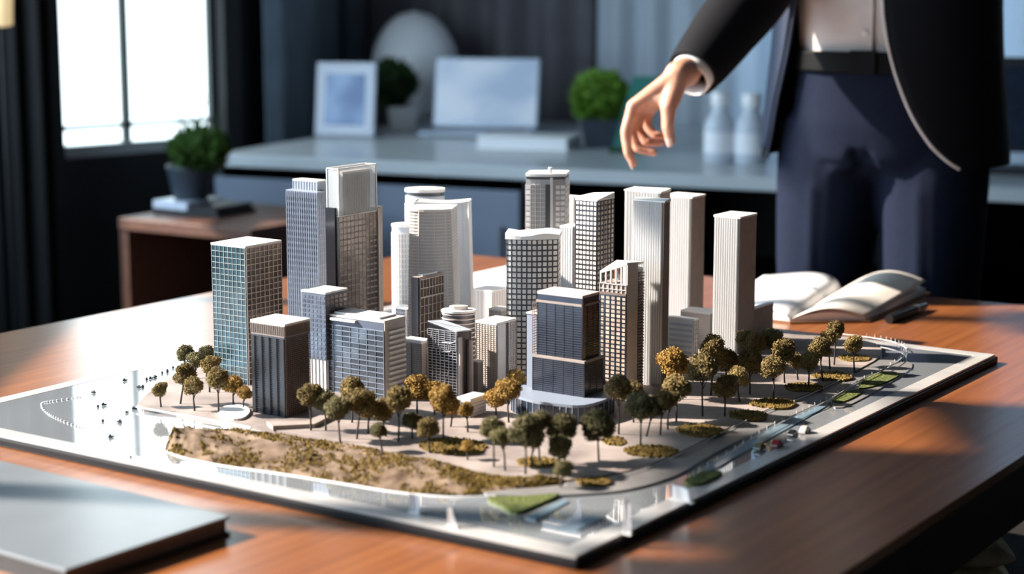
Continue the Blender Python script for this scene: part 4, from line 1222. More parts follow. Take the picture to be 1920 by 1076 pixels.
G1, G2, G3, G4 = 'trees at the left quay', 'trees along the front promenade', 'trees before the dark stepped tower', 'trees along the right road'
TREES = [
 ('lone small model tree at the left tip of the quay', 299, 732, 13.5, 302, 763, 'o', G1),
 ('model tree with tall dark trunk, second from the left quay tip', 347, 700, 19, 338, 757, 'o', G1),
 ('model tree standing right in front of its neighbours at the left quay', 363, 724, 18, 365, 770, 'o', G1),
 ('greenish model tree at the back left of the quay group', 347, 664, 16, 347, 708, 'g', G1),
 ('greenish model tree in the middle of the quay group rear row', 367, 676, 16, 367, 718, 'g', G1),
 ('greenish model tree touching the blue-green tower wall', 388, 664, 15, 387, 706, 'g', G1),
 ('model tree just left of the blue-green tower corner', 394, 686, 17, 393, 735, 'o', G1),
 ('largest model tree of the quay group, on a thin bare trunk', 408, 711, 20, 410, 777, 'o', G1),
 ('golden model tree before the foot of the blue-green tower', 438, 722, 17, 438, 762, 'y', G1),
 ('small golden model tree beside the dark finned tower', 459, 737, 13, 457, 767, 'y', G1),
 ('grey-green model tree leftmost of the front promenade row', 579, 743, 21, 583, 807, 'o', G2),
 ('model tree second from left of the front promenade row', 607, 752, 20, 611, 807, 'g', G2),
 ('round model tree third from left, closest to the sandy headland', 632, 766, 23, 638, 828, 'g', G2),
 ('model tree close against the blue-windowed slab front', 660, 728, 22, 660, 792, 'o', G2),
 ('broad model tree before the right half of the slab front', 677, 755, 26, 669, 823, 'o', G2),
 ('smaller model tree overlapping the broad tree before the slab', 693, 768, 18, 690, 812, 'o', G2),
 ('model tree standing below the corner of the slab', 717, 770, 23, 724, 818, 'o', G2),
 ('model tree before the striped end wall of the slab', 747, 750, 25, 747, 827, 'o', G2),
 ('golden model tree right of the striped end wall', 782, 728, 24, 782, 775, 'y', G2),
 ('golden model tree below the silver glass wedge', 813, 736, 19, 815, 777, 'y', G2),
 ('tall model tree half olive half golden before the silver wedge', 831, 750, 25, 831, 825, 'y', G2),
 ('slim golden model tree right behind the tall tree at the wedge', 847, 764, 16, 845, 800, 'y', G2),
 ('small golden model tree before the cream pavilion', 874, 769, 14, 877, 810, 'y', G2),
 ('small leaning model tree at the edge of the headland', 710, 807, 15, 717, 847, 'g', G2),
 ('low model tree half hidden behind the golden planting bed', 773, 790, 17, 773, 822, 'g', G2),
 ('model tree standing left of the golden planting bed', 803, 802, 20, 806, 849, 'o', G2),
 ('tiny golden shrub tree on the golden planting bed', 876, 836, 11, 877, 862, 'y', G2),
 ('golden model tree, lowest of the three left of the podium', 929, 748, 18, 930, 780, 'y', G2),
 ('golden model tree, middle of the three left of the podium', 953, 732, 21, 954, 792, 'y', G2),
 ('golden model tree, highest of the three left of the podium', 968, 711, 17, 969, 752, 'y', G2),
 ('dark model tree leftmost of the clump before the stepped tower', 924, 805, 21, 926, 875, 'g', G3),
 ('narrow dark model tree second in the clump before the stepped tower', 941, 819, 18, 947, 882, 'g', G3),
 ('widest dark model tree of the clump before the stepped tower', 985, 808, 31, 985, 889, 'g', G3),
 ('dark model tree against the podium mullions', 1011, 790, 20, 1012, 868, 'g', G3),
 ('lower dark model tree in the middle of the front clump', 1001, 824, 18, 996, 876, 'g', G3),
 ('large dark model tree right in the front clump', 1055, 803, 26, 1060, 868, 'g', G3),
 ('dark model tree stacked below the large one in the front clump', 1051, 840, 21, 1046, 884, 'g', G3),
 ('smallest dark model tree, nearest the viewer in the front clump', 1056, 881, 17, 1051, 912, 'g', G3),
 ('big free-standing dark model tree right of the front clump', 1121, 798, 32, 1123, 864, 'g', G3),
 ('model tree in front of the foot of the slanted-crown tower', 1160, 728, 24, 1160, 814, 'o', G4),
 ('model tree just right of the slanted-crown tower foot', 1188, 733, 18, 1188, 792, 'o', G4),
 ('large model tree at the inner kerb below the slanted-crown tower', 1202, 763, 26, 1201, 838, 'g', G4),
 ('small model tree overlapped by the large kerb tree', 1224, 768, 15, 1212, 818, 'g', G4),
 ('model tree third inward from the large kerb tree', 1243, 752, 20, 1238, 815, 'o', G4),
 ('slim model tree before the foot of the nearest ribbed tower', 1256, 750, 16, 1252, 805, 'o', G4),
 ('broad model tree right of the nearest ribbed tower foot', 1268, 728, 27, 1268, 791, 'o', G4),
 ('sunlit model tree below the small white banded block', 1263, 682, 27, 1266, 748, 'y', G4),
 ('tall dark-trunked model tree in the middle of the right grove', 1318, 690, 27, 1317, 780, 'o', G4),
 ('sunlit model tree left of the free-standing ribbed tower', 1337, 651, 23, 1333, 741, 'o', G4),
 ('model tree nearest the road in the right grove', 1360, 727, 23, 1359, 780, 'o', G4),
 ('model tree behind the one nearest the road in the right grove', 1383, 707, 20, 1387, 753, 'o', G4),
 ('model tree directly below the free-standing ribbed tower corner', 1362, 677, 22, 1362, 732, 'o', G4),
 ('model tree right below the free-standing ribbed tower', 1406, 679, 22, 1406, 739, 'o', G4),
 ('olive model tree against the dark side of the ribbed tower', 1397, 635, 16, 1397, 684, 'o', G4),
 ('model tree before the low taupe block at right', 1416, 645, 19, 1416, 692, 'o', G4),
 ('dark model tree right of the low taupe block', 1447, 638, 19, 1447, 687, 'g', G4),
 ('rounded model tree on a thin trunk beside the golden bed', 1450, 688, 22, 1450, 750, 'o', G4),
 ('model tree behind and right of the rounded thin-trunk tree', 1470, 658, 22, 1471, 718, 'o', G4),
 ('little model tree between two taller ones near the road bend', 1491, 677, 15, 1496, 712, 'o', G4),
 ('model tree on the bright lawn patch by the road bend', 1517, 679, 18, 1516, 726, 'o', G4),
 ('model tree third from the right end of the grove', 1537, 651, 19, 1543, 714, 'o', G4),
 ('model tree second from the right end of the grove', 1553, 635, 15, 1556, 692, 'o', G4),
 ('topmost model tree just left of the open book corner', 1567, 619, 16, 1564, 684, 'o', G4),
 ('lone model tree at the far right end of the grove', 1600, 647, 17, 1602, 697, 'o', G4),
]
for t in TREES: tree(*t)

# ------------------------------------------------------------------ tiny cars, boats, glare shapes
def car(label, x, y, L, m, ang):
    p = un(x, y, ZB)
    c = empty('model_car', p, label, 'model car', 'tiny model cars on the right', rz=ang)
    prof = [(-.5, 0.08), (-.5, .38), (-.42, .46), (-.28, .50), (-.15, .78), (.18, .80), (.34, .52), (.48, .42), (.5, .3), (.5, .08)]
    w = L * .24
    vs_ = [(q[0] * L, sgn * w * (0.82 if q[1] > .6 else 1), q[1] * L * .62) for sgn in (-1, 1) for q in prof]
    n = len(prof)
    MB().add(vs_, [tuple(range(n)), tuple(range(2 * n - 1, n - 1, -1))] + [(i, n + i, n + (i + 1) % n, (i + 1) % n) for i in range(n)]).build('car_body', m, c, base=(0, 0, 0), fix=True)
    MB().obox((-.20 * L, -w * .86, .50 * L * .62), (.42 * L, 0, 0), (0, w * 1.72, 0), (0, 0, .22 * L * .62)).build('windows', M['dark_glass'], c, base=(0, 0, 0))
    MB().obox((.3 * L, -w * 1.01, .14 * L), (.205 * L, 0, 0), (0, w * 2.02, 0), (0, 0, .1 * L)).build('bumper', M['paint_white'], c, base=(0, 0, 0))
    for sx in (-.3, .3):
        for sy in (-1, 1):
            MB().tube([(sx * L, sy * w * .8, .1 * L), (sx * L, sy * w * 1.04, .1 * L)], .1 * L, 10).build('wheel', M['black'], c, base=(0, 0, 0))
RA = math.atan2(E1.y, E1.x)
car('tiny olive model car leftmost of the four', 1424, 843, 0.017, M['paint_olive'], RA + math.pi)
car('tiny red model car among the four', 1457, 838, 0.017, M['paint_red'], RA + math.pi)
car('tiny black model car left of the pale one', 1486, 817, 0.015, M['paint_dark'], RA + math.pi)
car('tiny white and bronze model car rightmost of the four', 1509, 811, 0.017, M['taupe_light'], RA + math.pi)

BOATS = [(175, 737), (184, 763), (195, 760), (238, 774), (252, 767), (193, 790), (224, 792), (208, 820), (245, 858), (234, 714), (260, 727), (268, 726), (304, 700), (314, 697), (324, 690), (275, 712), (283, 710), (291, 708)]
BOAT_SAYS = ['westernmost high up, alone at the edge of the bright reflection', 'left of a close pair below the highest left one', 'right of a close pair below the highest left one',
 'left of the pair just before the quay tip', 'touching the left tip of the quay', 'alone in the middle left of the bright reflection', 'alone left below the quay tip',
 'alone low down, second nearest the front edge', 'alone nearest the front edge of the board', 'alone high up left of the row of boats', 'left of the pair below the row of boats',
 'right of the pair below the row of boats', 'left of three leading from the row towards the trees', 'middle of three leading from the row towards the trees', 'last of three, closest to the quay trees',
 'first in the close row of three', 'second in the close row of three', 'third in the close row of three']
b0 = None
for i, (x, y) in enumerate(BOATS):
    p = un(x, y, ZB)
    s = random.uniform(.0022, .0034)
    r = empty('model_boat', p, 'tiny dark model boat, ' + BOAT_SAYS[i], 'model boat', 'tiny dark boats on the water at left', rz=random.random() * 3)
    if b0 is None:
        m1 = MB().add([(-1, -.45, 0), (.4, -.45, 0), (1.1, 0, 0), (.4, .45, 0), (-1, .45, 0), (-1.1, -.6, .6), (.5, -.6, .6), (1.5, 0, .75), (.5, .6, .6), (-1.1, .6, .6)],
                 [(4, 3, 2, 1, 0), (5, 6, 7, 8, 9), (0, 1, 6, 5), (1, 2, 7, 6), (2, 3, 8, 7), (3, 4, 9, 8), (4, 0, 5, 9)]).build('hull', M['black'], r, base=(0, 0, 0))
        m2 = MB().box(-.7, .2, -.35, .35, .6, 1.3).build('cabin', M['lattice'], r, base=(0, 0, 0))
        b0 = (m1, m2); m1.scale = m2.scale = (s,) * 3
    else:
        for q in b0:
            k = q.copy(); col.objects.link(k); k.parent = r; k.scale = (s,) * 3
# dotted buoy line on the dark part of the water
pts = smooth_poly([tuple(un(x, y, ZB)) for x, y in ((150, 745), (100, 752), (78, 758), (90, 775), (115, 788), (152, 803))], 6, closed=False)
mb = MB()
for p in pts: mb.ellipsoid(p + Vector((0, 0, .0006)), (.0014, .0014, .0010), 8, 5)
tag(mb.build('buoy_line', M['kerb'], None, base=pts[0], kind='stuff'), 'dotted white buoy line curving over the dark water at far left', 'buoy line')

def sail(label, x0, x1, yb, yt, lean=0.0, tri=False):  # upright white sheets added to stand in for glare on the board
    A = un(x0, yb, ZB); B = un(x1, yb, ZB)
    h = ztop(A, yt) + ISL
    w = (B - A).length
    c = (A + B) / 2
    s = empty('glare_shape', c, label, 'model sail', 'small white glare shapes at the front edge', rz=-0.7)
    def fn(u, v):
        x = -w / 2 + w * u * (1 - (0.75 * v if tri else 0.15 * v)) + lean * v * w
        return Vector((x, 0.004 * math.sin(u * 3.14) * (1 - v * .3), v * h * (1 - (0.12 * u if not tri else 0))))
    o = MB().grid(6, 8, fn).build('glare_sheet', M['paper_white'], s, base=(0, 0, 0)); solid(o, 0.0008)
    MB().tube([(-w / 2, 0, 0), (-w / 2 + lean * w, 0, h * 1.04)], 0.0006, 6).build('mast', M['kerb'], s, base=(0, 0, 0))
    MB().box(-w * .6, w * .6, -.002, .0045, 0, .0012).build('foot', M['kerb'], s, base=(0, 0, 0))
sail('tall slim white glare shape nearest the front corner', 1168, 1184, 1002, 938)
sail('broad white glare shape on the right border strip', 1256, 1300, 940, 912)
sail('pale glare shape left of the front lawn', 766, 790, 962, 928)
sail('little pointed glare shape right of the pale one', 838, 860, 988, 955, tri=True)

# ------------------------------------------------------------------ things on the table
# thick grey-covered book, front left
zt_ = TABLE + 0.020
nR = un(431, 967, zt_); nN = un(123, 1068, zt_)
nd = (nR - nN); nl = nd.length; nd.normalize(); nn = Vector((-nd.y, nd.x, 0))
bk = empty('closed_book', (nN.x, nN.y, TABLE), 'thick closed book with satin grey cover, front left of the table', 'book')
W_ = 0.36
MB().obox(nN + Vector((0, 0, -0.0165)) + nd * .003 + nn * .003, nd * (nl - .006), nn * (W_ - .006), Vector((0, 0, 0.013))).build('page_block', M['page_edge'], bk)
bevel(MB().obox(nN + Vector((0, 0, -0.0035)), nd * nl, nn * W_, Vector((0, 0, 0.0035))).build('front_cover', M['cover_grey'], bk), 0.001)
MB().obox(nN + Vector((0, 0, -0.020)), nd * nl, nn * W_, Vector((0, 0, 0.0035))).build('back_cover', M['black'], bk)
MB().obox(nN + Vector((0, 0, -0.0165)) + nd * 0.0, nd * 0.003, nn * W_, Vector((0, 0, 0.013))).build('spine', M['black'], bk)

# open notebook behind the model
sF = un(1480, 606); sB = un(1578, 548)
oF = un(1622, 604); oB = un(1735, 553)
lF = un(1335, 588); lB = un(1432, 532)
nb = empty('open_notebook', ((sF.x + sB.x) / 2, (sF.y + sB.y) / 2, TABLE), 'open notebook with arched cream pages lying at the far side of the table', 'notebook')
def leaf(name, s0, s1, o0, o1, h, hout, th, m, pw=1.0, sk=0.0):
    def surf(u, v, k):
        p = s0.lerp(s1, v).lerp(o0.lerp(o1, v), u)
        z = 0.006 + h * math.sin(math.pi * min(1, u ** pw)) * (0.55 + 0.45 * v) + hout * u * u * (sk + (1 - sk) * v)
        return Vector((p.x, p.y, TABLE + max(0.004, z) * k + (0.0025 if k < 1 else 0)))
    mb = MB()
    nu, nv = 22, 9
    mb.grid(nu, nv, lambda u, v: surf(u, v, 1.0))
    top = list(mb.v)
    bot = [surf(i / (nu - 1), j / (nv - 1), 0.0 if th is None else 1.0) - Vector((0, 0, 0 if th is None else th)) for j in range(nv) for i in range(nu)]
    n = len(mb.v)
    mb.v += [tuple(q) for q in bot]
    mb.f += [tuple(reversed([i + n for i in f])) for f in mb.f]
    mb.sm += [True] * (len(mb.f) - len(mb.sm))
    rim = [i for i in range(nu)] + [j * nu + nu - 1 for j in range(1, nv)] + [(nv - 1) * nu + i for i in range(nu - 2, -1, -1)] + [j * nu for j in range(nv - 2, 0, -1)]
    for a_, b_ in zip(rim, rim[1:] + rim[:1]):
        mb.f.append((a_, b_, b_ + n, a_ + n)); mb.sm.append(False)
    return mb.build(name, m, nb, fix=True)
leaf('right_pages', sF, sB, oF, oB, 0.020, 0.006, None, M['paper_white'])
leaf('curled_page', sF, sB, oF, oB, 0.030, 0.020, 0.0008, M['paper'], sk=0.2)
leaf('left_pages', sF, sB, lF, lB, 0.016, 0.004, None, M['paper'], pw=0.6)
leaf('raised_left_page', sF, sB, lF, lB, 0.024, 0.010, 0.0008, M['paper_white'], pw=0.55)
cv = MB()
cv.prism([(p.x, p.y) for p in (lF - Vector((.006, .008, 0)), sF - Vector((0, .008, 0)), oF + Vector((.006, -.006, 0)), oB + Vector((.008, .004, 0)), sB + Vector((0, .006, 0)), lB + Vector((-.006, .006, 0)))], TABLE, TABLE + 0.0035)
cv.build('cover', M['cover_brown'], nb)
# black pen beside the notebook
pa = un(1690, 598); pb = un(1727, 584)
pn = empty('black_pen', (pa.x, pa.y, TABLE), 'black pen lying beside the right page of the open notebook', 'pen')
dv = (pb - pa).normalized()
zr = Vector((0, 0, .0075))
MB().tube([pa + zr - dv * .05, pa + zr + dv * .055], 0.0075, 12).build('barrel', M['pen'], pn)
MB().tube([pa + zr + dv * .0552, pa + zr + dv * .062], 0.0079, 12).build('ring', M['metal'], pn)
MB().tube([pa + zr + dv * .0622, pa + zr + dv * .10], [0.0077, 0.006], 12).build('cap', M['pen'], pn)
# loose white sheet behind the towers
s0 = un(890, 545); s1 = un(1010, 560); 
sh = [un(820, 528), un(1010, 560), un(1120, 528), un(960, 498)]
o = MB().prism([(p.x, p.y) for p in sh], TABLE, TABLE + 0.0012).build('paper_sheet', M['paper_white'], None, base=(sh[0].x, sh[0].y, TABLE))
tag(o, 'loose white paper sheet lying on the table behind the towers', 'paper')

# ------------------------------------------------------------------ credenza along the back wall
def cr(s, t=0.0, z=0.0): 
    q = CR0 + CRD * s + CRN * t
    return Vector((q.x, q.y, z))
def crs(x, t=0.0):
    """distance along the credenza at which photo column x crosses the line t behind its front edge"""
    d = Vector(((x - CX) / F_PX, 1, 0)); q = cr(0, t)
    return (d.x * q.y - d.y * q.x) / (-(d.x * CRD.y - d.y * CRD.x))
def cry(x, y, z=0.8):
    p = un(x, y, z) - CR0
    return p.dot(CRD), p.dot(CRN)
CRL = 3.6
cz = empty('credenza', cr(1.2, .3), 'long low credenza with pale grey top along the back wall', 'credenza')
V = lambda z: Vector((0, 0, z))
bevel(MB().obox(cr(0, 0, CT - .035), CRD * CRL, CRN * CR_DEPTH, V(.035)).build('counter_top', M['counter'], cz), 0.003)
MB().obox(cr(0, CR_DEPTH - .03, 0), CRD * CRL, CRN * .03, V(CT - .035)).build('back_panel', M['black'], cz)
MB().obox(cr(0, .02, 0), CRD * CRL, CRN * (CR_DEPTH - .05), V(.06)).build('plinth', M['black'], cz)
x3 = crs(978)
for s_ in (0.0, x3, x3 + .95, CRL - .02):
    MB().obox(cr(s_, .015, .06), CRD * .02, CRN * (CR_DEPTH - .045), V(CT - .095)).build('side_panel', M['black'], cz)
x2 = crs(702)
for a_, b_ in ((0.004, x2 - .004), (x2 + .004, x3 - .004)):
    dr = bevel(MB().obox(cr(a_, -.004, .07), CRD * (b_ - a_), CRN * .018, V(CT - .135)).build('door', M['door_grey'], cz), 0.002)
    hd = MB().tube([cr(b_ - .05, -.012, CT - .16), cr(b_ - .05, -.012, CT - .30)], 0.005, 8).build('handle', M['metal'], dr, base=cz.location)
MB().obox(cr(x3 + .02, .02, .36), CRD * (CRL - x3 - .04), CRN * (CR_DEPTH - .06), V(.02)).build('shelf', M['black'], cz)

# white folded paper stack on the lower shelf, far right
q = cr(crs(1912, .2), .12, .3802)
t = empty('document_tray', q, 'white document tray on the lower credenza shelf behind the person', 'tray')
MB().obox(q, CRD * .22, CRN * .26, V(.012)).obox(q, CRD * .22, CRN * .008, V(.045)).obox(q, CRD * .008, CRN * .26, V(.045)).obox(q + CRD * .212, CRD * .008, CRN * .26, V(.045)).build('tray_body', M['paper_white'], t)
MB().obox(q + CRD * .012 + CRN * .012 + V(.012), CRD * .195, CRN * .24, V(.02)).build('papers', M['paper'], t)

# tablet on a stand
def frame_at(x, y, yaw, z=CT):
    """origin on the counter under photo pixel, with right/back axes turned by yaw degrees from the credenza line"""
    p = un(x, y, z)
    r = Matrix.Rotation(math.radians(yaw), 3, 'Z')
    return p, r @ CRD, r @ CRN
p, dx, dy = frame_at(645, 258, 10)
tb = empty('tablet', p, 'white framed tablet with blue screen standing on the credenza', 'tablet')
tilt = math.radians(9)
uz = Vector((0, 0, 1)) * math.cos(tilt) + dy * math.sin(tilt)
nz_ = dy * math.cos(tilt) - Vector((0, 0, 1)) * math.sin(tilt)
wT, hT = .195, .232
bevel(MB().obox(p - dx * wT / 2 + V(.004), dx * wT, uz * hT, nz_ * .012).build('case', M['tablet_frame'], tb), .006, 3)
MB().obox(p - dx * (wT / 2 - .033) + V(.004) + uz * .035 - nz_ * .0015, dx * (wT - .066), uz * (hT - .072), nz_ * .002).build('screen', M['screen_tablet'], tb)
MB().obox(p - dx * .03 + dy * .02 + V(.004), dx * .06, dy * .075 , uz * .004).obox(p - dx * .03 + dy * .095, dx * .06, -dy * .05 + V(.14), dy * .004).build('stand', M['alu'], tb)

# laptop
p, dx, dy = frame_at(884, 258, 12)
lp = empty('laptop', p, 'open silver laptop with pale blue screen on the credenza', 'laptop')
wL, dL = .345, .20
bevel(MB().obox(p - dx * wL / 2 + V(.004), dx * wL, dy * dL, V(.013)).build('base', M['alu'], lp), .003)
MB().obox(p - dx * (wL / 2 - .02) + dy * .06 + V(.017), dx * (wL - .04), dy * .12, V(.0015)).build('keyboard', M['keys'], lp)
MB().obox(p - dx * .05 + dy * .006 + V(.017), dx * .10, dy * .048, V(.0008)).build('touchpad', M['counter'], lp)
tilt = math.radians(14)
uz = Vector((0, 0, 1)) * math.cos(tilt) + dy * math.sin(tilt)
nz_ = dy * math.cos(tilt) - Vector((0, 0, 1)) * math.sin(tilt)
hinge = p + dy * dL + V(.016)
lid = bevel(MB().obox(hinge - dx * wL / 2, dx * wL, uz * .228, nz_ * .007).build('lid', M['alu'], lp), .003)
MB().obox(hinge - dx * (wL / 2 - .007) + uz * .012 - nz_ * .0012, dx * (wL - .014), uz * .208, nz_ * .0014).build('screen', M['screen_laptop'], lid, base=lp.location)

# white egg ornament
p = un(779, 228, CT)
eg = empty('egg_ornament', p, 'large white egg-shaped ornament on the credenza behind the laptop', 'ornament')
sc_ = p.y / F_PX
R_, H_ = 82 * sc_, 205 * sc_
MB().lathe(p, [(R_ * .42, 0), (R_ * .44, .010), (R_ * .30, .024)]).build('foot_ring', M['metal'], eg)
prof = []
for k in range(27):
    t_ = k / 26
    w_ = math.sin(math.acos(max(-1, min(1, 1 - 2 * t_))))          # ellipse
    prof.append((max(.0008, R_ * w_ * (1.05 - .12 * t_)), .012 + (H_ - .012) * t_))
MB().lathe(p, prof).build('shell', M['egg'], eg)

# leafy plants
def leaf_ball(name, m, parent, c, r, n, size, seed, squash=1.0, up=0.0):
    rr = random.Random(seed); mb = MB()
    mb.ellipsoid(c, (r * .8, r * .8, r * .8 * squash), 16, 10)
    for k in range(n):
        d = Vector((rr.gauss(0, 1), rr.gauss(0, 1), rr.gauss(0, 1))).normalized()
        q = Vector(c) + Vector((d.x * r, d.y * r, d.z * r * squash)) * rr.uniform(.72, 1.0)
        t = (d + Vector((rr.uniform(-.5, .5), rr.uniform(-.5, .5), rr.uniform(-.3, .6) + up))).normalized()
        s_ = t.cross(Vector((rr.random(), rr.random(), rr.random()))).normalized()
        L = size * rr.uniform(.7, 1.3)
        mb.add([q - s_ * L * .22, q + t * L * .5 - s_ * L * .2 + s_.cross(t) * L * .06, q + t * L, q + t * L * .5 + s_ * L * .2, q + s_ * L * .22], [(0, 1, 3, 4), (1, 2, 3)])
    return mb.build(name, m, parent, kind='stuff')
p = un(730, 244, CT)
pl = empty('potted_plant', p, 'dark leafy plant in a small white tapered pot, between tablet and laptop', 'potted plant')
MB().lathe(p + CRD * .05, [(.035, 0), (.040, .004), (.052, .075), (.054, .08), (.048, .08), (.045, .07)]).build('pot', M['egg'], pl)
MB().lathe(p + CRD * .05, [(.001, .068), (.0455, .07)], cap=False).build('soil', M['black'], pl)
MB().tube([p + CRD * .05 + V(.06), p + CRD * .02 + V(.13)], .006, 8).build('stem', M['trunk'], pl)
leaf_ball('foliage', M['bush_dark'], pl, p + V(.15) + CRD * .012, .070, 800, .028, 4, 1.0)
p = un(1126, 276, CT)
pl = empty('potted_topiary', p, 'bright green ball plant in a dark slate pot, right of the laptop', 'potted plant')
k_ = .052
o = MB().prism([(p.x + a * k_ * .85, p.y + b_ * k_ * .85) for a, b_ in ((-1, -1), (1, -1), (1, 1), (-1, 1))], CT, CT + .085, top=[(p.x + a * k_ * 1.25, p.y + b_ * k_ * 1.25) for a, b_ in ((-1, -1), (1, -1), (1, 1), (-1, 1))]).build('pot', M['pot_blue'], pl)
bevel(o, .006)
MB().prism([(p.x + a * k_ * 1.1, p.y + b_ * k_ * 1.1) for a, b_ in ((-1, -1), (1, -1), (1, 1), (-1, 1))], CT + .0852, CT + .089).build('soil', M['black'], pl)
leaf_ball('foliage', M['bush'], pl, p + V(.145), .083, 1700, .02, 5, .92)

# white box file on the counter
p, dx, dy = frame_at(978, 280, 6)
bx_ = empty('white_book', p, 'flat white book lying on the credenza before the laptop', 'book')
MB().obox(p - dx * .135 + V(.004), dx * .27, dy * .16, V(.026)).build('page_block', M['paper_white'], bx_)
bevel(MB().obox(p - dx * .138 - dy * .002 + V(.030), dx * .276, dy * .165, V(.005)).build('front_cover', M['egg'], bx_), .002)
MB().obox(p - dx * .138 - dy * .002, dx * .276, dy * .165, V(.004)).build('back_cover', M['egg'], bx_)

# green glass sheet leaning on the topiary pot
p, dx, dy = frame_at(1172, 286, 25)
gs = empty('glass_sheet', p, 'green-edged glass sheet standing upright behind the hand', 'glass sheet')
uz = (Vector((0, 0, 1)) + dx * .28).normalized()
o = MB().obox(p - dx * .04, dx * .095, uz * .225, dy * .006).build('sheet', M['green_glass'], gs)
MB().obox(p - dx * .045 - dy * .012, dx * .10, dy * .03, V(.012)).build('foot', M['bush_dark'], gs)

# two white bottles
def bottle(label, x, y, hgt, rad):
    p = un(x, y, CT)
    b_ = empty('ceramic_bottle', p, label, 'bottle', 'white bottles on the credenza')
    MB().lathe(p, [(rad * .9, 0), (rad, .006), (rad, hgt * .50), (rad * .98, hgt * .56), (rad * .72, hgt * .66), (rad * .52, hgt * .72), (rad * .48, hgt * .80)]).build('bottle_body', M['bottle'], b_)
    MB().lathe(p, [(rad * .55, hgt * .80), (rad * .60, hgt * .82), (rad * .60, hgt * .97), (rad * .5, hgt)]).build('cap', M['egg'], b_)
    MB().lathe(p, [(rad * 1.012, hgt * .14), (rad * 1.012, hgt * .44)], cap=False).build('paper_band', M['paper_white'], b_)
bottle('white ceramic bottle on the credenza, left one of the pair', 1349, 303, .188, .043)
bottle('white ceramic bottle on the credenza, right one of the pair', 1407, 305, .186, .044)

# dark monitor at the right edge
p, dx, dy = frame_at(1900, 322, 4)
mo = empty('monitor', p + dx * .12, 'dark desktop monitor on the credenza at the right edge', 'monitor')
p = mo.location.copy()
bevel(MB().obox(p - dx * .22 + V(.045) + dy * .05, dx * .46, V(.245), dy * .025).build('case', M['black'], mo), .004)
MB().obox(p - dx * .212 + V(.055) + dy * .0485, dx * .444, V(.212), dy * .002).build('screen', M['navy_glass'], mo)
MB().obox(p - dx * .03 + dy * .075, dx * .06, dy * .015, V(.12)).obox(p - dx * .10 , dx * .20, dy * .15, V(.01)).build('stand', M['black'], mo)
p2, dx, dy = frame_at(1885, 326, 4)
kb = empty('keyboard', p2, 'black keyboard on the credenza at the right edge', 'keyboard')
MB().obox(p2 - dx * .06 - dy * .02, dx * .40, dy * .07, V(.016)).build('base', M['black'], kb)
for r_ in range(3):
    for c_ in range(12):
        MB().obox(p2 - dx * (.055 - .032 * c_) - dy * (.015 - .021 * r_) + V(.0162), dx * .027, dy * .017, V(.006)).build('key', M['keys'], kb)

# ------------------------------------------------------------------ side table with plant, left
SZ = 0.69
s1_ = un(221, 408, SZ); s2_ = un(470, 431, SZ); s3_ = un(536, 402, SZ)
sdx = (s2_ - s1_); swl = sdx.length; sdx.normalize()
sdy = Vector((-sdx.y, sdx.x, 0)); sdl = 0.42
st = empty('side_table', (s2_.x, s2_.y, 0), 'open walnut side table shelf below the frosted window', 'side table')
g = lambda a, b_, z: Vector((s1_.x, s1_.y, 0)) + sdx * a + sdy * b_ + V(z)
bevel(MB().obox(g(0, 0, SZ - .03), sdx * swl, sdy * sdl, V(.03)).build('top', M['wood_shelf'], st), .002)
MB().obox(g(0, .005, 0), sdx * .028, sdy * (sdl - .01), V(SZ - .03)).build('side_panel', M['wood_shelf'], st)
MB().obox(g(swl - .028, .005, 0), sdx * .028, sdy * (sdl - .01), V(SZ - .03)).build('side_panel', M['wood_shelf'], st)
MB().obox(g(.03, .01, .40), sdx * (swl - .06), sdy * (sdl - .02), V(.025)).build('shelf', M['wood_shelf'], st)
MB().obox(g(.03, sdl - .02, .02), sdx * (swl - .06), sdy * .012, V(SZ - .055)).build('back_panel', M['black'], st)
p = un(330, 402, SZ)
bk2 = empty('stacked_book', p, 'pale book on a dark one under the plant on the side table', 'book')
MB().obox(p - sdx * .08 + V(0), sdx * .22, sdy * .15, V(.012)).build('dark_cover', M['black'], bk2)
MB().obox(p - sdx * .078 + V(.0122), sdx * .115, sdy * .14, V(.020)).build('pale_cover', M['tablet_frame'], bk2)
MB().obox(p + sdx * .042 + V(.0122), sdx * .095, sdy * .14, V(.014)).build('dark_half', M['black'], bk2)
pp = p + sdx * -.008 + sdy * .07 + V(.033)
pl = empty('potted_grass_plant', pp, 'green leafy plant with wispy shoots in a slate pot on the side table', 'potted plant')
MB().lathe(pp, [(.042, 0), (.046, .005), (.062, .082), (.064, .088), (.058, .088), (.054, .078)]).build('pot', M['pot_blue'], pl)
MB().lathe(pp, [(.001, .078), (.0545, .08)], cap=False).build('soil', M['black'], pl)
leaf_ball('foliage', M['bush_mid'], pl, pp + V(.125) + sdx * .03, .070, 1000, .026, 6, .72, .5)
mb = MB(); rr = random.Random(9)
for k in range(34):
    a = rr.random() * 6.28; l = rr.uniform(.06, .14); r0 = rr.uniform(0, .06)
    q = pp + V(.15) + Vector((math.cos(a), math.sin(a), 0)) * r0 + sdx * .02
    mb.tube([q, q + Vector((math.cos(a) * .012, math.sin(a) * .012, l * .6)), q + Vector((math.cos(a) * .03, math.sin(a) * .03, l))], [.0012, .001, .0004], 4)
mb.build('wispy_shoots', M['bush_dark'], pl, kind='stuff')

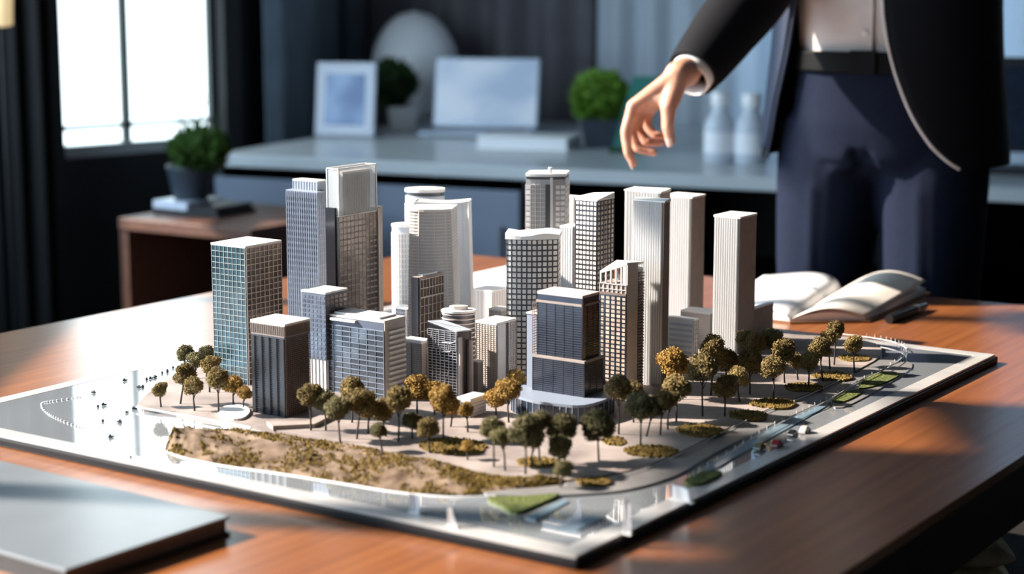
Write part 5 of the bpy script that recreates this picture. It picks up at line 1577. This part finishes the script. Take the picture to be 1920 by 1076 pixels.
# warm wall lamp, top left corner
p = at(0, 14, 4.80)
wlp = empty('wall_lamp', p, 'small warm glowing lamp at the top left before the drape', 'lamp')
MB().lathe(p + V(-.05), [(.012, 0), (.030, .004), (.034, .09), (.028, .11)]).build('shade', M['lamp_warm'], wlp)
MB().tube([p + V(-.05), p + V(-.10), p + V(-.5), Vector((p.x, p.y, .02))], [.006, .006, .008, .008], 8).build('stem', M['black'], wlp)
MB().lathe(Vector((p.x, p.y, 0)), [(.12, 0), (.12, .012), (.02, .02)]).build('base', M['black'], wlp)

# ------------------------------------------------------------------ person
PY = 3.50
PC = at(1646, 538, PY); PC.z = 0
person = empty('person', PC, 'person in dark suit and white shirt reaching a hand over the city model', 'person')
YAW = math.radians(-28)
def pl_(x, y, z, yaw=YAW):
    c_, s_ = math.cos(yaw), math.sin(yaw)
    return PC + Vector((x * c_ - y * s_, x * s_ + y * c_, z))
def remesh(o, vox, sm=4, fac=.6):
    m = o.modifiers.new('merge', 'REMESH'); m.mode = 'VOXEL'; m.voxel_size = vox; m.use_smooth_shade = True
    if sm:
        s_ = o.modifiers.new('smooth', 'SMOOTH'); s_.iterations = sm; s_.factor = fac
    return o
SH = 1.60                                     # shoulder height
# arm joints (the reaching right arm is at the left of the picture)
shR = at(1510, -300, 3.48); elR = at(1418, -20, 3.40); wrR = at(1287, 134, 3.22)
shL = pl_(.17, .03, SH - .02); elL = pl_(.09, .15, 1.30); wrL = pl_(-.02, .21, 1.12)
HY = 3.165
body = MB()
# torso, neck, head
body.capsule(pl_(0, 0, 1.12), pl_(0, 0, 1.42), .115, .125, 18, 1.25, (1, 0, 0))
body.capsule(pl_(-.15, .01, SH - .03), pl_(.15, .01, SH - .03), .06, .06)
body.capsule(pl_(0, .01, 1.58), pl_(0, 0, 1.74), .062, .058)
body.ellipsoid(pl_(0, -.01, 1.86), (.077, .096, .118), 24, 16)
body.ellipsoid(pl_(0, -.045, 1.795), (.052, .055, .055), 18, 12)
body.capsule(pl_(0, -.098, 1.875), pl_(0, -.122, 1.838), .009, .014)
for sx in (-1, 1):
    body.ellipsoid(pl_(sx * .080, .01, 1.855), (.012, .020, .034), 12, 8)
    body.capsule(pl_(sx * .05, -.094, 1.888), pl_(sx * .014, -.103, 1.886), .008, .008)
body.capsule(pl_(-.022, -.092, 1.800), pl_(.022, -.092, 1.800), .009, .009)
# legs inside the trousers, feet
for sx in (-1, 1):
    body.capsule(pl_(sx * .09, 0, 1.02), pl_(sx * .10, 0, .54), .075, .055)
    body.capsule(pl_(sx * .10, 0, .54), pl_(sx * .10, .01, .10), .05, .035)
    body.capsule(pl_(sx * .10, .01, .06), pl_(sx * .11, -.13, .04), .035, .03)
# arms
body.capsule(shR, elR, .048, .040); body.capsule(elR, wrR, .038, .026, sq=.9)
body.capsule(shL, elL, .048, .040); body.capsule(elL, wrL, .038, .027)
# reaching hand
def hp(x, y, dz=0.0): return at(x, y, HY + dz)
idx = [hp(1187, 200, -.022), hp(1173, 247, -.030), hp(1178, 287, -.034), hp(1188, 307, -.034)]
mid = [hp(1193, 199, 0), hp(1183, 246, -.004), hp(1196, 278, -.010), hp(1226, 286, -.016)]
rng = [hp(1204, 203, .020), hp(1195, 240, .018), hp(1212, 266, .010), hp(1240, 268, .002)]
pky = [hp(1218, 207, .038), hp(1212, 236, .038), hp(1228, 254, .030), hp(1247, 255, .022)]
thb = [hp(1268, 168, -.024), hp(1253, 203, -.040), hp(1252, 238, -.046), hp(1257, 264, -.046)]
def finger(ch, rs):
    for a_, b_, r1, r2 in zip(ch, ch[1:], rs, rs[1:]): body.capsule(a_, b_, r1, r2, 12)
finger(idx, (.0115, .0098, .0085, .0070))
finger(mid, (.0115, .0100, .0088, .0072))
finger(rng, (.0110, .0096, .0084, .0070))
finger(pky, (.0100, .0085, .0075, .0062))
finger(thb, (.0150, .0130, .0112, .0088))
wr2 = hp(1270, 140, .0)
for ch, r2 in ((idx, .0125), (mid, .0125), (rng, .0120), (pky, .0110)):
    body.capsule(wr2 + (ch[0] - wr2) * .05 + Vector((0, (ch[0].y - HY) * .55, 0)), ch[0], .0175, r2, 14)
body.capsule(wr2 + Vector((0, -.008, 0)), thb[1], .021, .0145, 14)
body.capsule(thb[1].lerp(wr2, .25), idx[0].lerp(wr2, .22), .0125, .0125, 14)
body.capsule(thb[1].lerp(wr2, .55), mid[0].lerp(wr2, .35), .014, .0135, 14)
body.capsule(wr2 + Vector((0.004, .012, -.004)), hp(1262, 190, .030), .019, .013, 14)
body.capsule(wrR, wr2, .027, .0235, 16)
# other hand, relaxed at the jacket pocket
for k in range(4):
    q0 = wrL + (pl_(0, -.012, -.085) - PC) + (pl_((k - 1.5) * .005, (k - 1.5) * .019, 0) - PC)
    q1 = q0 + Vector((0, 0, -.042)) + (pl_(-.012, 0, 0) - PC); q2 = q1 + (pl_(-.022, 0, -.028) - PC)
    body.capsule(wrL, q0, .020, .012); body.capsule(q0, q1, .0105, .009); body.capsule(q1, q2, .009, .0075)
body.capsule(wrL, wrL + (pl_(-.01, -.045, -.055) - PC), .018, .012); body.capsule(wrL + (pl_(-.01, -.045, -.055) - PC), wrL + (pl_(-.012, -.055, -.10) - PC), .0115, .009)
bo = body.build('body', M['skin'], person)
remesh(bo, .0034, 4, .5)
for ch, w_ in ((idx, .0052), (thb, .0068)):
    d_ = (ch[3] - ch[2]).normalized()
    out = (Vector((-1, -.1, .2)) if ch is idx else Vector((-.3, -1, .1)))
    out = (out - d_ * out.dot(d_)).normalized()
    c_ = ch[3] + out * (.0058 if ch is idx else .0076) + d_ * .002
    MB().tube([c_ - d_ * w_ * 1.1, c_, c_ + d_ * w_ * 1.0], [w_ * .8, w_, w_ * .8], 10, True, .25, out).build('fingernail', M['nail'], person)
for sx in (-1, 1):
    MB().ellipsoid(pl_(sx * .032, -.092, 1.866), (.013, .009, .008), 12, 8).build('eye', M['paint_white'], person)
hr = MB()
hr.ellipsoid(pl_(0, .018, 1.895), (.086, .096, .100), 24, 16)
remesh(hr.build('hair', M['hair'], person), .008, 2)

# shirt: torso shell a little outside the body, with collar and placket
def torso_shell(mb, rows, n=40, phi0=-math.pi, phi1=math.pi):
    def fn(u, v):
        i = v * (len(rows) - 1); k = min(int(i), len(rows) - 2); t = i - k
        z, rx, ry, cy, pa_, pb_ = [a_ + (b_ - a_) * t for a_, b_ in zip(rows[k], rows[k + 1])]
        ph = math.radians(pa_ + (pb_ - pa_) * u)
        ex = 0.86
        sx_, cx_ = math.sin(ph), math.cos(ph)
        return pl_(rx * math.copysign(abs(sx_) ** ex, sx_), cy - ry * math.copysign(abs(cx_) ** ex, cx_), z)
    mb.grid(n, len(rows) * 5, fn)
    return mb
sh_ = MB()
torso_shell(sh_, [(1.10, .158, .122, 0, -180, 180), (1.20, .165, .128, 0, -180, 180), (1.35, .175, .132, 0, -180, 180), (1.50, .185, .120, .005, -180, 180), (1.60, .13, .085, .01, -180, 180), (1.66, .066, .066, .01, -180, 180)], 49)
so = solid(sh_.build('shirt', M['shirt'], person), .003, 1)
MB().obox(pl_(-.014, -.1385, 1.14), pl_(.028, 0, 0) - PC, pl_(0, .006, 0) - PC, V(.40)).build('button_placket', M['shirt'], so, base=person.location)
for k in range(4):
    c_ = pl_(0, -.139, 1.19 + .085 * k)
    MB().tube([c_, c_ + (pl_(0, -.003, 0) - PC)], .0055, 10).build('shirt_button', M['cuff'], so, base=person.location)

# trousers
tr = MB()
tr.capsule(pl_(-.055, .0, 1.06), pl_(.055, .0, 1.06), .122, .122, 20)
torso_shell(tr, [(.95, .165, .125, 0, -180, 180), (1.02, .176, .136, 0, -180, 180), (1.08, .172, .134, 0, -180, 180), (1.125, .168, .133, 0, -180, 180), (1.13, .02, .02, 0, -180, 180)], 49)
tr.capsule(pl_(0, 0, 1.03), pl_(0, 0, 1.06), .13, .125, 24, 1.22, (pl_(1, 0, 0) - PC))
for sx in (-1, 1):
    path = [(.098, .005, 1.02), (.103, -.004, .90), (.106, -.010, .75), (.108, -.012, .55), (.108, .0, .32), (.108, .01, .10), (.108, .01, .05)]
    rad_ = [.108, .104, .096, .083, .077, .082, .084]
    tr.tube([pl_(sx * a, b_, z) for a, b_, z in path], rad_, 24, True, 1.0, (pl_(1, 0, 0) - PC))
    tr.tube([pl_(sx * a, b_ - r_ * .93, z) for (a, b_, z), r_ in zip(path[1:], rad_[1:])], .012, 8)          # pressed crease
    tr.capsule(pl_(sx * .03, -.105, 1.00), pl_(sx * .14, -.07, .93), .018, .012)                                  # folds at the lap
    tr.capsule(pl_(sx * .03, -.10, .95), pl_(sx * .12, -.085, .91), .016, .012)
to = tr.build('trousers', M['trousers'], person)
remesh(to, .008, 5, .5)
bl = MB()
torso_shell(bl, [(1.118, .172, .137, 0, -180, 180), (1.156, .172, .137, 0, -180, 180)], 49)
be = solid(bl.build('belt', M['belt'], person), .005, 1)
MB().obox(pl_(-.024, -.150, 1.115), pl_(.048, 0, 0) - PC, pl_(0, .008, 0) - PC, V(.044)).build('buckle', M['belt'], be, base=person.location)

# jacket: open in front
jk = MB()
JR = [  # z, rx, ry, cy, opening angles (left edge going round the back to the right edge)
 (.945, .232, .158, .010, 46, 302), (.965, .231, .158, .010, 37, 304), (1.00, .228, .157, .008, 28, 307), (1.06, .222, .154, .006, 19, 310), (1.15, .213, .149, .004, 11, 316),
 (1.25, .207, .147, .002, 7, 321), (1.35, .212, .150, .002, 9, 328), (1.45, .222, .148, .004, 16, 337), (1.54, .225, .125, .008, 24, 336), (1.60, .185, .092, .012, 30, 330), (1.645, .105, .082, .012, 38, 322), (1.685, .078, .076, .014, 45, 315)]
torso_shell(jk, JR, 61)
jo = solid(jk.build('jacket', M['suit'], person), .006, 1)
ed_ = MB()
def jedge(side, off=.004):
    pts = []
    for z, rx, ry, cy, a_, b_ in JR[:8]:
        ph = math.radians(a_ if side else b_)
        sx_, cx_ = math.sin(ph), math.cos(ph)
        pts.append(pl_((rx + off) * math.copysign(abs(sx_) ** .86, sx_), cy - (ry + off) * math.copysign(abs(cx_) ** .86, cx_), z))
    return pts
MB().tube(smooth_poly([tuple(q) for q in jedge(True)], 4, False), .0032, 8).build('left_lit_edge', M['shirt'], jo, base=person.location)  # pale tube paints the lit line along the jacket edge
MB().tube(smooth_poly([tuple(q) for q in jedge(False)], 4, False), .0035, 8).build('right_front_edge', M['front_slate'], jo, base=person.location)
fc = MB()
fr_rows = [(z, rx + .0075, ry + .0075, cy, b_ - 26, b_ - 1) for z, rx, ry, cy, a_, b_ in JR[1:9]]
torso_shell(fc, fr_rows, 12)
solid(fc.build('right_front_panel', M['front_slate'], jo, base=person.location), .003, 1)  # bluer, lighter cloth colour on this one front panel
bt = jedge(False, .012)[5]
MB().ellipsoid(bt + (pl_(-.012, 0, 0) - PC), (.009, .009, .009), 12, 8).build('jacket_button', M['metal'], jo, base=person.location)
# sleeves
slv = MB()
cuff_c = at(1298, 138, 3.235)
ax = (elR - cuff_c).normalized()
pts = [shR + V(.02), shR.lerp(elR, .35), shR.lerp(elR, .7), elR, elR.lerp(cuff_c, .45), elR.lerp(cuff_c, .8), cuff_c]
slv.tube(smooth_poly([tuple(q) for q in pts], 4, False), [(.078 + (.068 - .078) * min(1, k / 12)) if k < 12 else .068 + (.047 - .068) * ((k - 12) / 12) for k in range(25)], 24, False)
s_o = solid(slv.build('right_sleeve', M['suit'], jo, base=person.location), .004, -1)
MB().capsule(elR + Vector((-.062, -.012, .01)), elR + Vector((-.02, -.05, .045)), .012, .009).capsule(elR + Vector((-.066, -.010, -.03)), elR + Vector((-.03, -.045, -.015)), .010, .008).build('sleeve_folds', M['suit'], s_o, base=person.location)
sl2 = MB().tube(smooth_poly([tuple(q) for q in (shL + V(.02), shL.lerp(elL, .5), elL, elL.lerp(wrL, .5), wrL + V(.03))], 4, False), [.078, .076, .074, .072, .070, .069, .068, .067, .066, .064, .062, .060, .058, .056, .054, .052, .050], 24, False)
solid(sl2.build('left_sleeve', M['suit'], jo, base=person.location), .004, -1)
cf = MB().tube([cuff_c + ax * .03, cuff_c, cuff_c - ax * .014], [.040, .0395, .0385], 24, False)
solid(cf.build('shirt_cuff', M['cuff'], person), .0025, -1)
# shoes
for sx in (-1, 1):
    sho = MB()
    sho.capsule(pl_(sx * .108, .045, .045), pl_(sx * .115, -.10, .04), .044, .040, 14); sho.capsule(pl_(sx * .115, -.10, .036), pl_(sx * .12, -.19, .03), .038, .028, 14)
    sho.capsule(pl_(sx * .108, .02, .06), pl_(sx * .108, .02, .10), .045, .042)
    s_ = remesh(sho.build('shoe', M['belt'], person), .006, 2)
    sp = [pl_(sx * (.115 + .044 * math.sin(k / 20 * 6.283)), -.065 + .155 * math.cos(k / 20 * 6.283), 0) for k in range(20)]
    MB().prism([(q.x, q.y) for q in sp][::(1 if sx < 0 else 1)], 0, .014).build('sole', M['black'], s_, base=person.location, fix=True)

# ------------------------------------------------------------------ chair and cushion at the right, below the table edge
cp = un(1975, 1095, .42)
CHA = math.atan2(rd_.y, rd_.x) - math.pi / 2            # chair back points away from the table edge
ch = empty('office_chair', (cp.x, cp.y, 0), 'charcoal upholstered office chair tucked under the table at the lower right', 'chair', rz=CHA)
Z0 = (0, 0, 0)
bevel(MB().box(-.24, .22, -.23, .23, .36, .42).build('seat', M['chair_cloth'], ch, base=Z0), .025, 4)
bevel(MB().obox((.24, -.2, .48), (.05, 0, 0), (0, .4, 0), (.07, 0, .48)).build('backrest', M['chair_cloth'], ch, base=Z0), .02, 4)
MB().tube([(.2, 0, .35), (.30, 0, .37), (.305, 0, .62)], .016, 8).build('back_support', M['black'], ch, base=Z0)
MB().tube([(0, 0, .09), (0, 0, .36)], .025, 12).build('gas_column', M['black'], ch, base=Z0)
for k in range(5):
    a = k * 2 * math.pi / 5 + .3
    e_ = Vector((math.cos(a) * .28, math.sin(a) * .28, .075))
    lg = MB().tube([(0, 0, .10), e_], [.024, .014], 8).build('leg', M['black'], ch, base=Z0)
    MB().tube([e_ + Vector((-.012 * math.sin(a), .012 * math.cos(a), -.047)), e_ + Vector((.012 * math.sin(a), -.012 * math.cos(a), -.047))], .028, 12).build('caster', M['black'], lg, base=Z0)
q = un(1812, 1072, .43)
cu = empty('folded_blanket', (q.x, q.y, .421), 'beige folded blanket on the dark chair seat, lower right corner', 'blanket')
for k in range(2):
    def fn(u, v):
        a = 2 * math.pi * u
        x = .055 * math.copysign(abs(math.cos(a)) ** .5, math.cos(a)); y = .07 * math.copysign(abs(math.sin(a)) ** .5, math.sin(a))
        w = math.sin(math.pi * v) ** .3 if 0 < v < 1 else .6
        return Vector((q.x + x * w + .006 * k, q.y + y * w, .4225 + .030 * k + .029 * v + .002 * math.sin(5 * a)))
    mb = MB().grid(41, 8, fn)
    n0 = 41 * 7
    mb.add([mb.v[i] for i in range(40)], [tuple(range(39, -1, -1))]); mb.add([mb.v[n0 + i] for i in range(40)], [tuple(range(40))])
    mb.build('fold', M['beige_cloth'], cu, fix=True)
